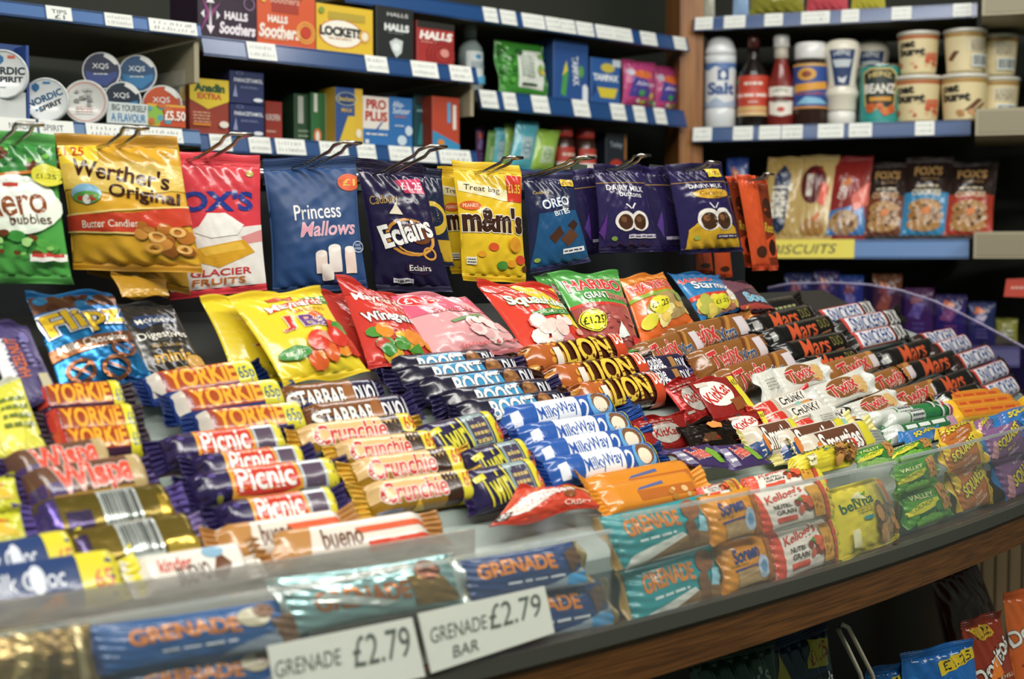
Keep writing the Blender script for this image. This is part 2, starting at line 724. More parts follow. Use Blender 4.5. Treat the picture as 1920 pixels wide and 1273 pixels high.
def carton(style, c4, depth, label, cat='box', group=None, name='medicine_box', n=None):
    """rigid box: front face corners TL TR BR BL, going back by depth"""
    st = STY[style]
    TL, TR, BR, BL = (np.asarray(p, float) for p in c4)
    n = unit(np.cross(BR - BL, TL - BL)) if n is None else unit(n)
    W, H = np.linalg.norm(BR - BL), np.linalg.norm(TL - BL)
    fin = st.get('fin', 'c')
    mb = MB()
    e = .0012
    ux, uy = unit(BR - BL), unit(TL - BL)
    fr = [BL + e * ux + e * uy, BR - e * ux + e * uy, TR - e * ux - e * uy, TL + e * ux - e * uy]
    md = [p - n * e for p in (BL, BR, TR, TL)]
    bk = [p - n * depth for p in (BL, BR, TR, TL)]
    vs = fr + md + bk
    fs = [(0, 1, 2, 3), (11, 10, 9, 8)] + [(a, a + 4, (a + 1) % 4 + 4, (a + 1) % 4) for a in range(4)]
    mb.add(vs, fs, mat(st['base'], fin), False)
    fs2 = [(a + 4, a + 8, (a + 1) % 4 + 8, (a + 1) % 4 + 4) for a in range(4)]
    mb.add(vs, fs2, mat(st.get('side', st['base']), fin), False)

    def S(u, v):
        u, v = u[:, None], v[:, None]
        return (BL * (1 - u) + BR * u) * (1 - v) + (TL * (1 - u) + TR * u) * v
    if st.get('art'):
        lay(mb, S, art((style, 'c'), st['art'], W, H, max(W, H)), fin, .0004, .00015)
    o = mb.build(name, None, (BL + BR) / 2 - n * depth / 2)
    return tag(o, label, cat, group)


def tin(style, c, r, n, depth, label, group=None):
    """flat round can standing on its rim, lid toward n"""
    st = STY[style]
    n = unit(n)
    t = thing('pouch_tin', np.asarray(c) - n * depth / 2 - np.array([0, 0, r]), label, 'tin', group)
    mb = MB()
    mb.lathe(np.asarray(c) - n * depth, [(r * .93, 0), (r * .97, .001), (r * .97, depth * .55)], mat(st.get('side', 'dfe3e2'), 'p'), 40, n)
    mb.build('can_body', t)
    mb = MB()
    mb.lathe(np.asarray(c) - n * depth * .42, [(r, 0), (r, depth * .36), (r * .96, depth * .42), (r * .95, depth * .42), (r * .94, depth * .405)], mat(st['base'], 'p'), 40, n)
    side = unit(np.cross((0, 0, 1), n))
    up = np.cross(n, side)

    def S(u, v):
        return np.asarray(c) - n * (depth * .015) + ((u - .5) * 2 * r)[:, None] * side + ((v - .5) * 2 * r)[:, None] * up
    lay(mb, S, art((style, 't'), st['art'], 2 * r, 2 * r, r), 'p', .0003, .00015)
    mb.build('lid', t)
    return t


def bottle(style, base, H, label, cat='bottle', group=None, name='sauce_bottle', face=None):
    """lathe bottle: parts from the style's profiles, label wrapped toward face"""
    st = STY[style]
    t = thing(name, base, label, cat, group)
    first = None
    for nm, col, fin, prof in st['parts']:
        mb = MB()
        mb.lathe(base, [(r * H, z * H) for r, z in prof], mat(col, fin), 36)
        o_ = mb.build(nm, t)
        first = o_ if nm == st['parts'][0][0] else first
    if 'label' in st:
        z0, z1, rr0, rr1, half, col, spec = st['label']
        f = unit(face)
        a0 = math.atan2(f[1], f[0])

        def S(u, v):
            q = a0 + (u - .5) * 2 * math.radians(half)
            z = (z0 + (z1 - z0) * v) * H
            rr = (rr0 + (rr1 - rr0) * v) * H + .0008
            return np.stack([base[0] + rr * np.cos(q), base[1] + rr * np.sin(q), base[2] + z], 1)
        mb = MB()
        u, v = grid_uv(24, 6)
        mb.add(S(u, v), grid_faces(24, 6), mat(col, 'c'))
        Wl = 2 * math.radians(half) * rr0 * H
        lay(mb, S, art((style, 'l'), spec, Wl, (z1 - z0) * H, Wl / 16), 'c', .0003, .00015)
        mb.build('label', first)
    return t


def sheet(mb, P, n, t, m):
    """flat polygon P given thickness t along n"""
    n = unit(n)
    k = len(P)
    P = [np.asarray(p, float) for p in P]
    vs = [p + n * t / 2 for p in P] + [p - n * t / 2 for p in P]
    fs = [tuple(range(k)), tuple(range(2 * k - 1, k - 1, -1))] + [(i, i + k, (i + 1) % k + k, (i + 1) % k) for i in range(k)]
    mb.add(vs, fs, m, False)


def sweep(mb, prof, th0, th1, m, n=40, closed=True, caps=True):
    """run a (depth, z) profile along the bowed front of the counter"""
    k = len(prof)
    vs, fs = [], []
    for i in range(n + 1):
        th = th0 + (th1 - th0) * i / n
        for d, z in prof:
            vs.append(cyl(th, d, z))
    for i in range(n):
        for j in range(k if closed else k - 1):
            a, b = i * k + j, i * k + (j + 1) % k
            fs.append((a, b, b + k, a + k))
    if closed and caps:
        fs.append(tuple(range(k))[::-1])
        fs.append(tuple(n * k + j for j in range(k)))
    mb.add(vs, fs, m, False)


# placing helpers
def lay_bar(style, x0, y0, x1, y1, label, group=None, tilt=28, h=0.005, yaw=0, **kw):
    A, B = on_slope(x0, y0, h), on_slope(x1, y1, h)
    M = (A + B) / 2
    tan, out = axes(polar(M)[1])
    a = math.radians(61 - tilt)                        # elevation of the pack's face above the horizontal
    n = out * math.cos(a) + np.array([0, 0, 1]) * math.sin(a)
    return bar(style, A, B, n, label, group=group, **kw)


def quad(p4, p0, n):
    return [at_plane(x, y, p0, n) for x, y in p4]


def cen(p4):
    return sum(p[0] for p in p4) / 4, sum(p[1] for p in p4) / 4


def lean(style, p4, label, group=None, elev=42, h=.03, yaw=0, **kw):
    """pack leaning on the slope; elev = elevation of its face"""
    M = on_slope(*cen(p4), h)
    tan, out = axes(polar(M)[1] - yaw)
    a = math.radians(elev)
    n = out * math.cos(a) + np.array([0, 0, 1]) * math.sin(a)
    return pillow(style, quad(p4, M, n), n, label, kw.pop('cat', 'sweet bag'), group, **kw)


def hang(style, p4, label, group=None, d=.42, yaw=0, elev=6, **kw):
    M = on_cyl(*cen(p4), d)
    tan, out = axes(polar(M)[1] - yaw)
    a = math.radians(elev)
    n = out * math.cos(a) + np.array([0, 0, 1]) * math.sin(a)
    return pillow(style, quad(p4, M, n), n, label, kw.pop('cat', 'sweet bag'), group, **kw)


def stack(style, rows, names, desc, group, **kw):
    for r, nm in zip(rows, names):
        lay_bar(style, *r, nm + ' ' + desc, group, **kw)
STY = {}


def sty(k, base, art='', **kw):
    STY[k] = dict(base=base, art=art, **kw)


# --- hanging bags
sty('bubbles', '4f9e48', 'r 0 .74 1 1 3b8a40;e .72 .83 .08 .05 6b3a1f;e .3 .92 .12 .05 6b3a1f;s 8 14 .1 .78 .95 .97 .05 6fb84a,2f7436;p d07a2a 0 .7 1 .8 1 .82 0 .73;e .45 .52 .56 .22 eaf2e2;e .5 .6 .46 .15 f2f6ee;t Aero .46 .55 .78 .22 8a4a22 rot=8 ol=f6f2ea ow=.05 bo=.04;r .36 .66 .54 .69 c8423a;t bubbles .66 .42 .46 .075 5a2c18 rot=4;s 3 10 .12 .14 .9 .32 .085 3f8f3e,58a548;s 5 8 .15 .12 .85 .32 .055 6b3a20;s 7 10 .1 .12 .9 .36 .05 8cc46a,a5d583;e .88 .76 .16 .085 e3dc48;t £1.25 .87 .75 .2 .035 3a4a20;r .62 .11 .98 .16 f0eee6;r .64 .14 .96 .165 c8443c', seal='4f9e48', seals=(.05, .085))
sty('butter', 'd9a531', 'r 0 .8 .34 1 f0cf38;p f0cf38 0 .6 .3 1 0 1;r 0 .62 1 .84 e2bd55;e .55 .72 .5 .14 e6c567;t £1.25 .1 .945 .24 .075 c83c28 bo=.04;t Werther\'s .5 .755 .8 .155 3f1c14 rot=-10 bo=.06;t Original .67 .565 .56 .14 3f1c14 rot=-8 bo=.06;e .2 .58 .13 .085 86b8d8;e .2 .55 .12 .05 5c9a48;r .12 .52 .28 .56 b8402c;e .2 .53 .035 .04 f2f0e6;p c8432c 0 .4 .55 .42 1 .49 1 .34 .55 .24 0 .27;l 0 .4 1 .49 .014 f0d484;l 0 .26 .6 .25 .012 f0d484;t Butter_Candies .36 .33 .46 .062 f4ecd8 rot=2 sh=.1;s 12 14 .6 .1 .97 .34 .075 b5702c,c98a3e,8f5420;o .72 .23 .07 .045 .03 e6b468;o .88 .27 .06 .04 .03 e6b468;o .68 .14 .07 .04 .03 d9a04c;o .9 .13 .06 .04 .03 e6b468;t STORCK .9 .93 .12 .02 6b3a1f', seal='cf9c2c', T=.15, seals=(.05, .085))
sty('butter2', 'b58624', 'r 0 0 1 .35 c49630', seal='b58624', seals=(.05, .085))
sty('ice', 'd8404c', 'r 0 0 1 .46 e9e4e0;p e9e4e0 0 .42 .3 .52 .6 .47 1 .5 1 .4 0 .3;p d98f8f .74 .4 1 .46 1 .36 .8 .34;t FOX\'S .37 .7 1.06 .17 2b3a8c bo=.1;p d6a02c .22 .32 .78 .38 .9 .27 .5 .16 .24 .22;p e6b848 .26 .32 .74 .36 .8 .3 .34 .26;t GLACIER .52 .125 .66 .055 c8343c bo=.04;t FRUITS .5 .055 .56 .05 c8702c bo=.04;e .86 .93 .05 .025 a8a040;p f2f0ec .2 .45 .34 .6 .55 .6 .78 .5 .7 .42 .4 .4', seal='d8404c', T=.1, seals=(.05, .085))
sty('mallow', '25477a', fin='m', art='t Princess .52 .62 .52 .13 eceaea rot=1;t Mallows .62 .47 .62 .12 e6a0b4 sh=.25 ol=f4eef0 ow=.03;e .9 .86 .13 .075 dd5a2a;t £1 .9 .86 .14 .06 f2c050 bo=.04;r .46 .1 .58 .26 f0dcd2;e .52 .26 .06 .03 f7ece4;r .6 .1 .74 .3 f3e9e2;e .67 .3 .07 .035 fbf4ee;r .78 .08 .9 .28 f0d8cc;e .84 .28 .06 .03 f7ece4;r .52 .04 .64 .17 f5ede6;o .94 .3 .06 .05 .008 c8d4e6;t FAT .94 .315 .06 .02 c8d4e6;t FREE .94 .285 .07 .02 c8d4e6', seal='203c69', seals=(.05, .085))
sty('eclair', '221a40', 'r 0 0 1 .3 1f1839;t Cadbury .28 .74 .42 .1 a98a4c sh=.35 rot=10;p d8446e .5 .93 .9 .97 .94 .83 .62 .82;t £1.25 .74 .89 .34 .07 f5eef0 rot=6 bo=.03;o .55 .42 .36 .17 .05 c98a3a;o .6 .4 .3 .13 .03 e0a850;e .68 .46 .2 .1 6e3a1c;t Eclairs .5 .47 .8 .2 f4f2ee rot=17 sh=.15 bo=.07 ol=2a2040 ow=.06;p e9dfc8 .3 .62 .42 .72 .5 .62;o .78 .28 .1 .06 .03 d99c46;e .6 .15 .2 .06 2a1c3a;t Eclairs .6 .15 .3 .05 f0e8e0;r .22 .02 .5 .06 cfcad2;m .24 .025 .48 .055 1 555', seal='1e173a', seals=(.05, .085))
sty('navy', '1f2440', 'e .6 .5 .4 .2 d8b43c;e .6 .52 .3 .12 1f2440;r 0 0 1 .25 d0a830', seal='1c2140', seals=(.05, .085))
sty('treat', 'e6c02a', 'p f2e6b8 .03 .9 .68 .83 .98 .83 .98 .73 .66 .72 .03 .8;t Treat_bag .36 .82 .52 .07 35281c rot=-6;r .74 .72 .98 .98 d03a28;t £1.35 .86 .85 .2 .09 f0c840 bo=.05;e .17 .66 .15 .045 d9622c;t PEANUT .17 .66 .22 .035 f3e7c8;t m&m\'s .5 .53 .94 .25 3a1e14 bo=.12 ol=f4efe2 ow=.05;e .46 .27 .08 .04 d9572c;e .6 .1 .09 .04 4f8f3c;e .9 .16 .08 .045 d24a30;e .98 .08 .06 .03 5a3520;e .28 .2 .06 .03 e8a02c;e .74 .12 .08 .035 e9a02a;r .06 .1 .2 .17 f0ead8;m .07 .11 .19 .16 2 555;e .8 .3 .1 .07 d8952a', seal='e6c02a', T=.13, seals=(.05, .085))
sty('cookiebite', '222549', 'p 22527f 0 0 .1 .34 .18 .6 .9 .62 .98 .3 .98 0;t Cadbury .28 .84 .3 .05 c9b06a sh=.3;t OREO .52 .72 .52 .11 f2f2f2 rot=8 bo=.04 ol=3f7fc8 ow=.05;t BITES .6 .6 .3 .06 e6ecf4 rot=8 bo=.02;p 4a2c1e .3 .32 .5 .44 .56 .34 .4 .24;p 5e3a26 .5 .28 .72 .4 .84 .3 .62 .18;p 3c2216 .66 .44 .8 .5 .88 .44 .76 .36;r .52 .1 .92 .16 e9e9ee;m .54 .11 .88 .15 1 446;r .7 .92 .95 1 d8b83a;t £1.35 .82 .96 .2 .04 8a2a20;e .1 .08 .05 .025 9ab04a', seal='2b2a58', T=.14, seals=(.05, .085))
sty('choc', '2a2150', 'r 0 .84 1 .85 a8864a;t DAIRY_MILK .5 .77 .72 .07 f2f0f4 rot=-3 bo=.02;t buttons .56 .69 .44 .07 f2f0f4 rot=-3 bo=.01;l .5 .5 .42 .56 .02 e8e4ee;l .52 .5 .6 .57 .02 e8e4ee;e .38 .34 .17 .13 ece6e0;e .64 .34 .17 .13 ece6e0;e .38 .33 .12 .1 4a2c1a;e .64 .33 .12 .1 4a2c1a;e .35 .36 .05 .04 7a5236;e .61 .36 .05 .04 7a5236;r .42 .12 .92 .17 d8d4e0;m .44 .13 .9 .16 1 336;e .2 .12 .05 .03 7a9a4a;p 5a2c80 0 .2 .1 .45 .06 .1', seal='281f4c', T=.16, seals=(.05, .085))
sty('choc2', '261e46', 'r 0 .84 1 .85 a8864a;p 5a3a8f .1 .3 .3 .5 .25 .12;r .3 .1 .8 .14 c0b8cc', seal='30235a', T=.16, seals=(.05, .085))
sty('caramel', '2a2150', 'r 0 .84 1 .85 a8864a;p d8ab2e .06 0 .1 .24 .3 .38 .7 .38 .9 .24 .96 0;t DAIRY_MILK .52 .79 .6 .05 f2f0f4;e .58 .69 .34 .065 d8a83a;t Caramel .58 .7 .46 .05 4a2816 sh=.2;t nibbles .7 .645 .26 .03 4a2816;l .52 .5 .45 .57 .02 e8e4ee;l .54 .5 .62 .57 .02 e8e4ee;e .4 .36 .18 .14 f0e9e0;e .66 .36 .18 .14 f0e9e0;e .4 .34 .13 .11 4a2c1a;e .66 .34 .13 .11 4a2c1a;e .36 .38 .05 .04 8a5c38;e .62 .38 .05 .04 8a5c38;r .5 .12 .9 .17 3a2a56;m .52 .13 .88 .16 1 ddd;e .2 .14 .05 .03 9aa84a;r .62 .9 .9 1 d8c03a;t 1.35 .76 .95 .2 .05 8a3a20', seal='281f4c', T=.16, seals=(.05, .085))
sty('peanutcup', 'd4542a', 'e .5 .16 .28 .07 4a2414;r 0 0 1 .02 b8431f', seal='cf4f26', T=.2)
sty('peanutface', '7a2f16', 'p d4542a 0 .3 1 .4 1 .1 0 .1;t Reese\'s .5 .46 .8 .12 e0c040 rot=-6;e .5 .7 .36 .12 3c1c10;e .5 .22 .3 .1 2f160c;s 4 7 .1 .55 .9 .95 .1 5a2a14,9c4420', seal='c44a22', T=.12)

# --- leaning bags
sty('hazel', '453a6c', 'r 0 0 .24 1 d8d2d8;t DAIRY_MILK .17 .5 1.3 .12 efedf2 rot=90 bo=.05;t HAZELNUT .45 .55 1.1 .12 cf6a3c rot=90 bo=.04;s 3 8 .6 .2 .92 .9 .06 5d5288,352b58;e .76 .82 .1 .08 6d64a0;r .7 .1 .92 .3 b8b090;m .62 .35 .72 .8 6 8a82b4', fin='c', seal='453a6c', T=.1)
sty('pretzel', '1f6fa6', 'r 0 .78 1 1 5a3a26;s 3 9 .1 .8 .9 .98 .1 7a4a2c,4a2c1c,2f6f9c;p 1f5f96 0 .62 1 .7 1 .85 0 .8;t Flipz .5 .66 .92 .3 e2bb2e rot=8 bo=.06 ol=1c2f5c ow=.06 o2=eef0f0;p 7a4c2c 0 .28 1 .4 1 .52 0 .4;t Milk_Chocolate .48 .41 .82 .075 f2ece0 rot=6 bo=.03;m .3 .33 .6 .35 1 eee;o .24 .14 .16 .11 .045 7a4a2c;o .78 .3 .15 .1 .04 7a4a2c;o .62 .12 .17 .11 .045 8a5632;l .14 .2 .34 .08 .02 7a4a2c;l .14 .08 .34 .2 .02 7a4a2c;l .68 .36 .88 .24 .02 7a4a2c;l .52 .18 .72 .06 .02 8a5632', fin='f', seal='1f6494')
sty('minis', '2a2622', 'p 2a3a5c .08 .7 .2 .82 .8 .86 .84 .74 .5 .7 .2 .62;t McVitie\'s .45 .76 .58 .08 e6e2d4 rot=8;t Digestives .5 .52 .86 .13 eee9dc rot=5;t Milk_Chocolate .5 .38 .56 .05 a8864c rot=4;t minis .5 .22 .64 .15 cfa040 bo=.05 rot=4;e .86 .14 .18 .1 c99a4c;e .6 .02 .2 .06 b5853c', seal='23201e', T=.14)
sty('babies', 'e8cf34', 'p 3f8a3c .64 .9 1 .95 1 .84 .7 .82;t £1.25 .85 .89 .26 .05 f0ecc8 rot=3 bo=.03;r .3 .88 .58 .93 c85a3c;p d2452c .2 .72 .9 .82 .9 .9 .24 .8;t Maynards .56 .8 .68 .12 f6efe4 rot=8 bo=.03 ol=c03a26 ow=.05;t BASSETTS .66 .72 .4 .04 c8402c rot=6;p d9622e .45 .58 .66 .68 .8 .64 .6 .54;t Ba .62 .56 .32 .16 6a3a78 bo=.07 ol=f4e8d8 ow=.05;t J .3 .55 .14 .18 c8342c bo=.06 ol=f4e8d8 ow=.04;s 22 16 .35 .12 .97 .48 .1 d2402c,d9622e,3f8f3c,c8382c,e08a2c;e .22 .22 .17 .07 3f8a3c;t FRUIT .22 .22 .2 .04 eef0d0;e .5 .3 .12 .1 d8402c;e .76 .34 .12 .12 cf3a2c;p e8a08c .5 .36 .62 .4 .66 .26', seal='e8cf34', T=.17)
sty('babies2', 'e3c92f', 't J .5 .4 .3 .12 c8342c rot=10 ol=f4e8d8 ow=.04 bo=.05;r .8 .1 1 .5 d8b82c;e .7 .12 .2 .06 3f8a3c', seal='e3c92f', T=.15)
sty('gums', 'c8392f', 'p b52f28 0 .8 1 .9 1 1 0 1;t Maynards .5 .8 .8 .13 f6efe4 rot=6 bo=.03;t BASSETTS .6 .7 .5 .045 f0c8b8 rot=5;t Winegums .52 .53 .84 .17 f4f2ee rot=9 bo=.06 ol=1c1614 ow=.07;s 14 14 .1 .04 .98 .38 .14 d9882c,cf5a2c,4f8f3a,d8b03a,b83a28;e .72 .26 .16 .11 e08a3a;p 4f8f3a .55 .1 .75 .2 .8 .06;e .3 .12 .1 .06 3f8a40', seal='c8392f', T=.17)
sty('gums2', 'c23a30', 'p d8604a .2 .5 .5 .7 .6 .4;s 5 6 .2 .1 .9 .5 .1 b8322a,d9603c', seal='c23a30', T=.17)
sty('drum', 'e0a0a4', 'r 0 .62 1 1 d8607c;p e6b0b8 .1 1 .35 1 .42 .62 .2 .62;p e6b0b8 .6 1 .8 1 .85 .62 .65 .62;e .24 .87 .24 .1 d2383a;o .24 .87 .23 .1 .014 f4e6e4;t £1.15 .24 .87 .34 .09 f6f0ee bo=.04;t Swizzels .5 .66 .5 .09 c8323a sh=.2 ol=f2dcdc ow=.03;p 7a9a6a .35 .47 .8 .58 .82 .53 .38 .43;s 6 14 .45 .15 .97 .45 .09 f0d8d4,e6b4b4,f2e2dc,dca0a0;t Strawberry_&_Cream .65 .1 .68 .06 e9484e ol=f6e4e2 ow=.04 bo=.02', seal='dd9098', T=.17)
sty('squash', 'd5402f', 'p e8cf3c .3 1 .6 1 1 .55 1 .2 .8 .3;p d5402f .72 1 1 1 1 .8;p e8cf3c .86 1 1 1 1 .88;t Swizzels .5 .84 .4 .06 f4e4da sh=.2;e .14 .92 .13 .06 e2605a;t Squashies .55 .66 .84 .2 f4f4ea rot=-5 bo=.06 ol=6a9a3c ow=.06;p 3f8a46 .3 .49 .9 .55 .92 .46 .32 .4;t DRUMSTICK .61 .475 .5 .045 e6e8c8 rot=4;s 9 18 .2 .03 .95 .38 .1 f3e4dc,e9a8a4,f0d0c8,dc8a8c', seal='d5402f', T=.15)
sty('straws', '55a04a', 'r 0 0 1 .5 9c4a44;r 0 .48 1 .52 d04036;t Share_Size .84 .92 .26 .045 eef2e0;t HARIBO .5 .8 .84 .17 d2322c bo=.08 ol=f4f2ea ow=.06;t GIANT .42 .62 .38 .1 f4f4ea bo=.04 ol=3a7a34 ow=.03;t Strawbs .78 .62 .4 .11 cf3a34 bo=.02 ol=f0e8da ow=.04;r .1 .06 .92 .46 a8524c;s 7 20 .12 .08 .9 .44 .06 b4605a,8a3c3a,c07a74;e .2 .28 .19 .14 e2d836;o .2 .28 .18 .13 .012 4a4a2a;t £1.25 .2 .28 .3 .09 2c2c1a bo=.03;p dfe4e0 .5 .06 .62 .26 .74 .1;r .8 .02 .98 .1 c23a34', seal='55a04a', T=.13)
sty('orange', 'd9692e', 'r 0 .9 1 1 d98a3a;t HARIBO .5 .78 .86 .17 d2322c bo=.07 ol=f4f0e6 ow=.05;p 8aa83c 0 .66 1 .62 1 .55 0 .6;e .62 .36 .46 .24 a8905c;s 8 14 .3 .14 .98 .5 .09 d8b85c,c9a04a,8a9a4c,e0d08a;e .4 .4 .18 .14 ddd23a;t £1.25 .4 .4 .3 .08 2c2c1a bo=.03;e .16 .22 .13 .1 d0c63a', seal='d98a3a', T=.14)
sty('star', '2d77ad', 'r 0 .86 1 1 27669a;t HARIBO .3 .8 .7 .12 d2322c ol=f0ece4 ow=.04 bo=.05;t Starmix .55 .62 .74 .19 f2f2f0 bo=.04 rot=-6 ol=2a5c8c ow=.03;p c8402f 0 .45 1 .42 1 .34 0 .36;e .5 .16 .5 .2 b0785c;s 8 14 .1 .04 .95 .34 .11 d8c05c,c96a5a,e6e0d0,a8a84c;e .52 .2 .2 .15 d6cf3a;t £1.25 .52 .2 .32 .09 2c2c1a bo=.03', seal='27669a', T=.14)
sty('sour', '4a3440', 'p 6a4450 0 .5 1 .8 1 1 0 1;t Sour .62 .36 .7 .3 5aa8c8 bo=.06 ol=e0e4e6 ow=.06;p a8443c 0 .1 .5 .16 1 .06 1 0 0 0', seal='4a3440', T=.12)

# --- chocolate bars
G = dict(W=.19, T=.5)
sty('yraisin', '3d2038', 'r 0 .3 1 1 3d2038;r .1 .42 .8 .96 9c3f20;r .02 .42 .09 .96 c83c30;t YORKIE .45 .66 .66 .36 eeaa30 bo=.08 ol=c04a22 ow=.03;r .8 .2 1 .95 dcd236;t 65p .9 .52 .13 .3 4a6a8c bo=.02;t RAISIN_&_BISCUIT .4 .18 .62 .16 c4bcc4 bo=.03', seal='2a1626', T=.5)
sty('yorig', '253a78', 'r .08 .4 .76 .96 a8481f;r .02 .4 .08 .96 d8cfc4;t YORKIE .43 .66 .62 .38 eeaa30 bo=.08 ol=c4502a ow=.03;r .74 .2 .92 .9 d8d03c;t 65p .83 .55 .14 .3 3a5a80 bo=.02;t ORIGINAL .5 .16 .3 .14 a8b4d0 bo=.02', seal='1d3570', sfin='f', T=.5)
sty('starb', '241e3e', 'r 0 .55 .7 1 7a4a26;s 3 10 .05 .1 .7 .5 .03 b8893a,8a5a2c;t STARBAR .32 .5 .56 .36 f2eee6 bo=.07 ol=1c1630 ow=.05;e .62 .5 .06 .3 9a6030;t DUO .78 .5 .2 .34 f0eef2 bo=.07 ol=1c1630 ow=.04;r .9 .3 .98 .8 cfcbd4', seal='2a2250', sfin='f', T=.5)
sty('boost', '1c1a30', 'p 3f94c4 .2 .4 .24 .8 .62 .85 .66 .35 .45 .28;t BOOST .42 .55 .42 .4 f2f2f0 bo=.07 ol=1a1a34 ow=.05 rot=2;e .72 .55 .07 .3 8a5a34;s 3 7 .67 .35 .78 .75 .02 a87a4c,6a4228;t DUO .88 .55 .15 .34 e6e6ea bo=.06', seal='2e2752', sfin='f', T=.5)
sty('lion', Wm=0.034, base='4a2414', art='r 0 0 .3 1 b5602a;s 3 16 .02 .15 .32 .95 .03 d98a34,6a3216,e0a040;s 4 10 .6 .5 .8 .95 .03 8a4a22,3c1c10;r .8 0 1 1 cf4a2a;t LION .52 .58 .46 .46 e9c848 bo=.07 ol=6a3214 ow=.05 rot=3;t DUO .89 .75 .14 .3 f4efe6 bo=.06;r .2 .3 .26 .7 e9e0d4;m .6 .1 .8 .22 1 d8cfc0', seal='2f1a14', T=.52, round=.72)
sty('decker', '2a2440', 't Double .3 .72 .36 .3 f0eef2 sh=.1 bo=.04;t DECKER .32 .38 .44 .3 f0eef2 bo=.06;r .62 .3 .72 .8 a87a44;t DUO .84 .55 .2 .3 e6e4ea bo=.05', seal='332a5c', T=.5)
sty('twixx', Wm=0.035, base='8c5a2c', art='p 6a3f1e .5 .1 .66 .95 .7 .95 .54 .1;p b9803c .54 .1 .72 .95 .76 .95 .6 .1;t Twix .3 .52 .42 .48 c83c38 bo=.06 ol=f0e6da ow=.04 rot=4;t Xtra .62 .42 .24 .3 33507c bo=.05 ol=e6dccc ow=.04 rot=4;r .78 .3 .92 .8 d9cdd0', seal='b5773a', sfin='f', T=.45)
sty('twix', '94602e', 'p b9803c .6 .1 .8 .95 .9 .95 .7 .1;t Twix .44 .52 .6 .5 c83c38 bo=.06 ol=f0e6da ow=.04 rot=4;r .78 .3 .92 .75 d9cdd0', seal='c08a4c', sfin='f', T=.45)
sty('twixw', base='d8d6cc', art='e .45 .55 .34 .4 8a5a30;e .82 .45 .14 .36 d8b070;t Twix .44 .54 .62 .5 c83c38 bo=.06 ol=f2ece2 ow=.06 rot=4;t White .66 .2 .3 .12 c06050', seal='cfd0ca', sfin='m', T=.14, axis='u', seals=(.12, .1))
sty('marsd', '171514', 't Mars .42 .55 .42 .5 d65a34 bo=.03 sh=.2 ol=8a5a34 ow=.015;t DUO .76 .6 .16 .28 7a7240 bo=.03;p c98a5c .66 .22 .84 .26 .84 .34 .7 .3;r .03 .45 .06 .75 a0a09c;r .9 .45 .96 .8 9a949c', seal='1a1716', T=.5)
sty('marsbig', Wm=0.036, base='181615', art='t Mars .3 .5 .26 .4 c8583a bo=.02;m .52 .3 .85 .7 2 9a9a70', seal='1a1716', T=.3)
sty('mars', '191615', 't Mars .45 .55 .5 .55 d65a34 bo=.04 sh=.2 ol=8a5a34 ow=.015;r .02 .45 .05 .8 a0a09c;r .88 .5 .93 .8 8a9090', seal='1a1716', T=.5)
sty('snickd', '1f1a18', 'r .06 .24 .7 .92 b8403a;r .08 .3 .68 .86 e8e6ea;t SNICKERS .38 .58 .54 .42 2c4a8c bo=.05 sh=.15;t DUO .84 .58 .22 .5 e6e4e2 bo=.07', seal='1d1917', T=.52)
sty('snick', '2a1a16', 'r .08 .2 .92 .94 b8403a;r .11 .27 .89 .87 e8e6ea;t SNICKERS .5 .57 .7 .46 2c4a8c bo=.05 sh=.15', seal='1d1917', T=.52)
sty('picnic', '2a214a', 'r .86 .1 1 1 dccf3a;r .68 .2 .86 .9 b8c0c4;r .7 .3 .84 .8 5a4a5c;p e0a03a .2 .26 .22 .98 .67 .99 .68 .3 .5 .16;p c83a2c .225 .32 .245 .92 .65 .94 .66 .37 .5 .23;t Picnic .44 .62 .38 .4 f4f0ea bo=.05 ol=c83a2c ow=.02;e .12 .3 .02 .1 8a8a3c;s 3 8 .02 .1 .2 .9 .02 5a4a88,241a40', seal='302657', sfin='f', T=.5, round=.72)
sty('crunch', '9a7220', 'r 0 .5 1 1 dcb880;r .64 .1 .8 1 3a2418;r .8 0 1 1 dccf3a;t Crunchie .36 .6 .6 .36 c83c34 bo=.05 ol=f2e6da ow=.06 sh=.15;p e8b83a .3 .1 .36 .4 .44 .1;r .02 .1 .22 .28 9aa0b4;t 69p .9 .6 .14 .36 c8502c bo=.03', seal='c9a03c', sfin='f', T=.5)
sty('twirl', Wm=0.037, base='2a2348', art='r .82 0 1 1 dccf3a;r .5 .1 .8 .95 8aa0a0;r .54 .2 .78 .85 4a4058;m .56 .3 .76 .75 3 c8b070;t Twirl .28 .55 .4 .5 d8cf3c bo=.05 rot=10;t 69 .91 .5 .1 .3 c8502c bo=.03', seal='4a3872', sfin='f', T=.4)
sty('milky', '2f5caa', 'p eef0f2 .22 .2 .26 .95 .62 .98 .6 .2 .4 .12;p e6eaf2 .05 .3 .05 .7 .1 .72 .1 .3;t MilkyWay .42 .55 .34 .34 2c56a8 bo=.03 rot=4;t 2 .66 .5 .07 .46 eef0f4 bo=.03;e .8 .55 .1 .4 6aa8d8;e .81 .62 .08 .28 7a5236;e .8 .56 .06 .2 efe0c8;p dcd040 .92 .1 .9 .95 1 .95 1 .1', seal='22468a', sfin='f', T=.5, round=.72)
sty('wispa', Wm=0.033, base='6a4a3a', art='r 0 .05 .3 .6 4a3a6c;r 0 .1 1 .4 b08a3a;t Wispa .5 .6 .66 .5 d8503c bo=.1 ol=e8e0d8 ow=.045 rot=3;r .8 .2 1 .9 b8a070', seal='4a3a6c', sfin='f', T=.5)
sty('goldback', Wm=0.034, base='74642a', art='r .16 .1 .34 .6 453a5c;r .84 0 1 .7 b89a3a;r 0 0 .12 .9 5a4a8c;b .42 .2 .7 .95', seal='5a4a8c', fin='f', T=.38)
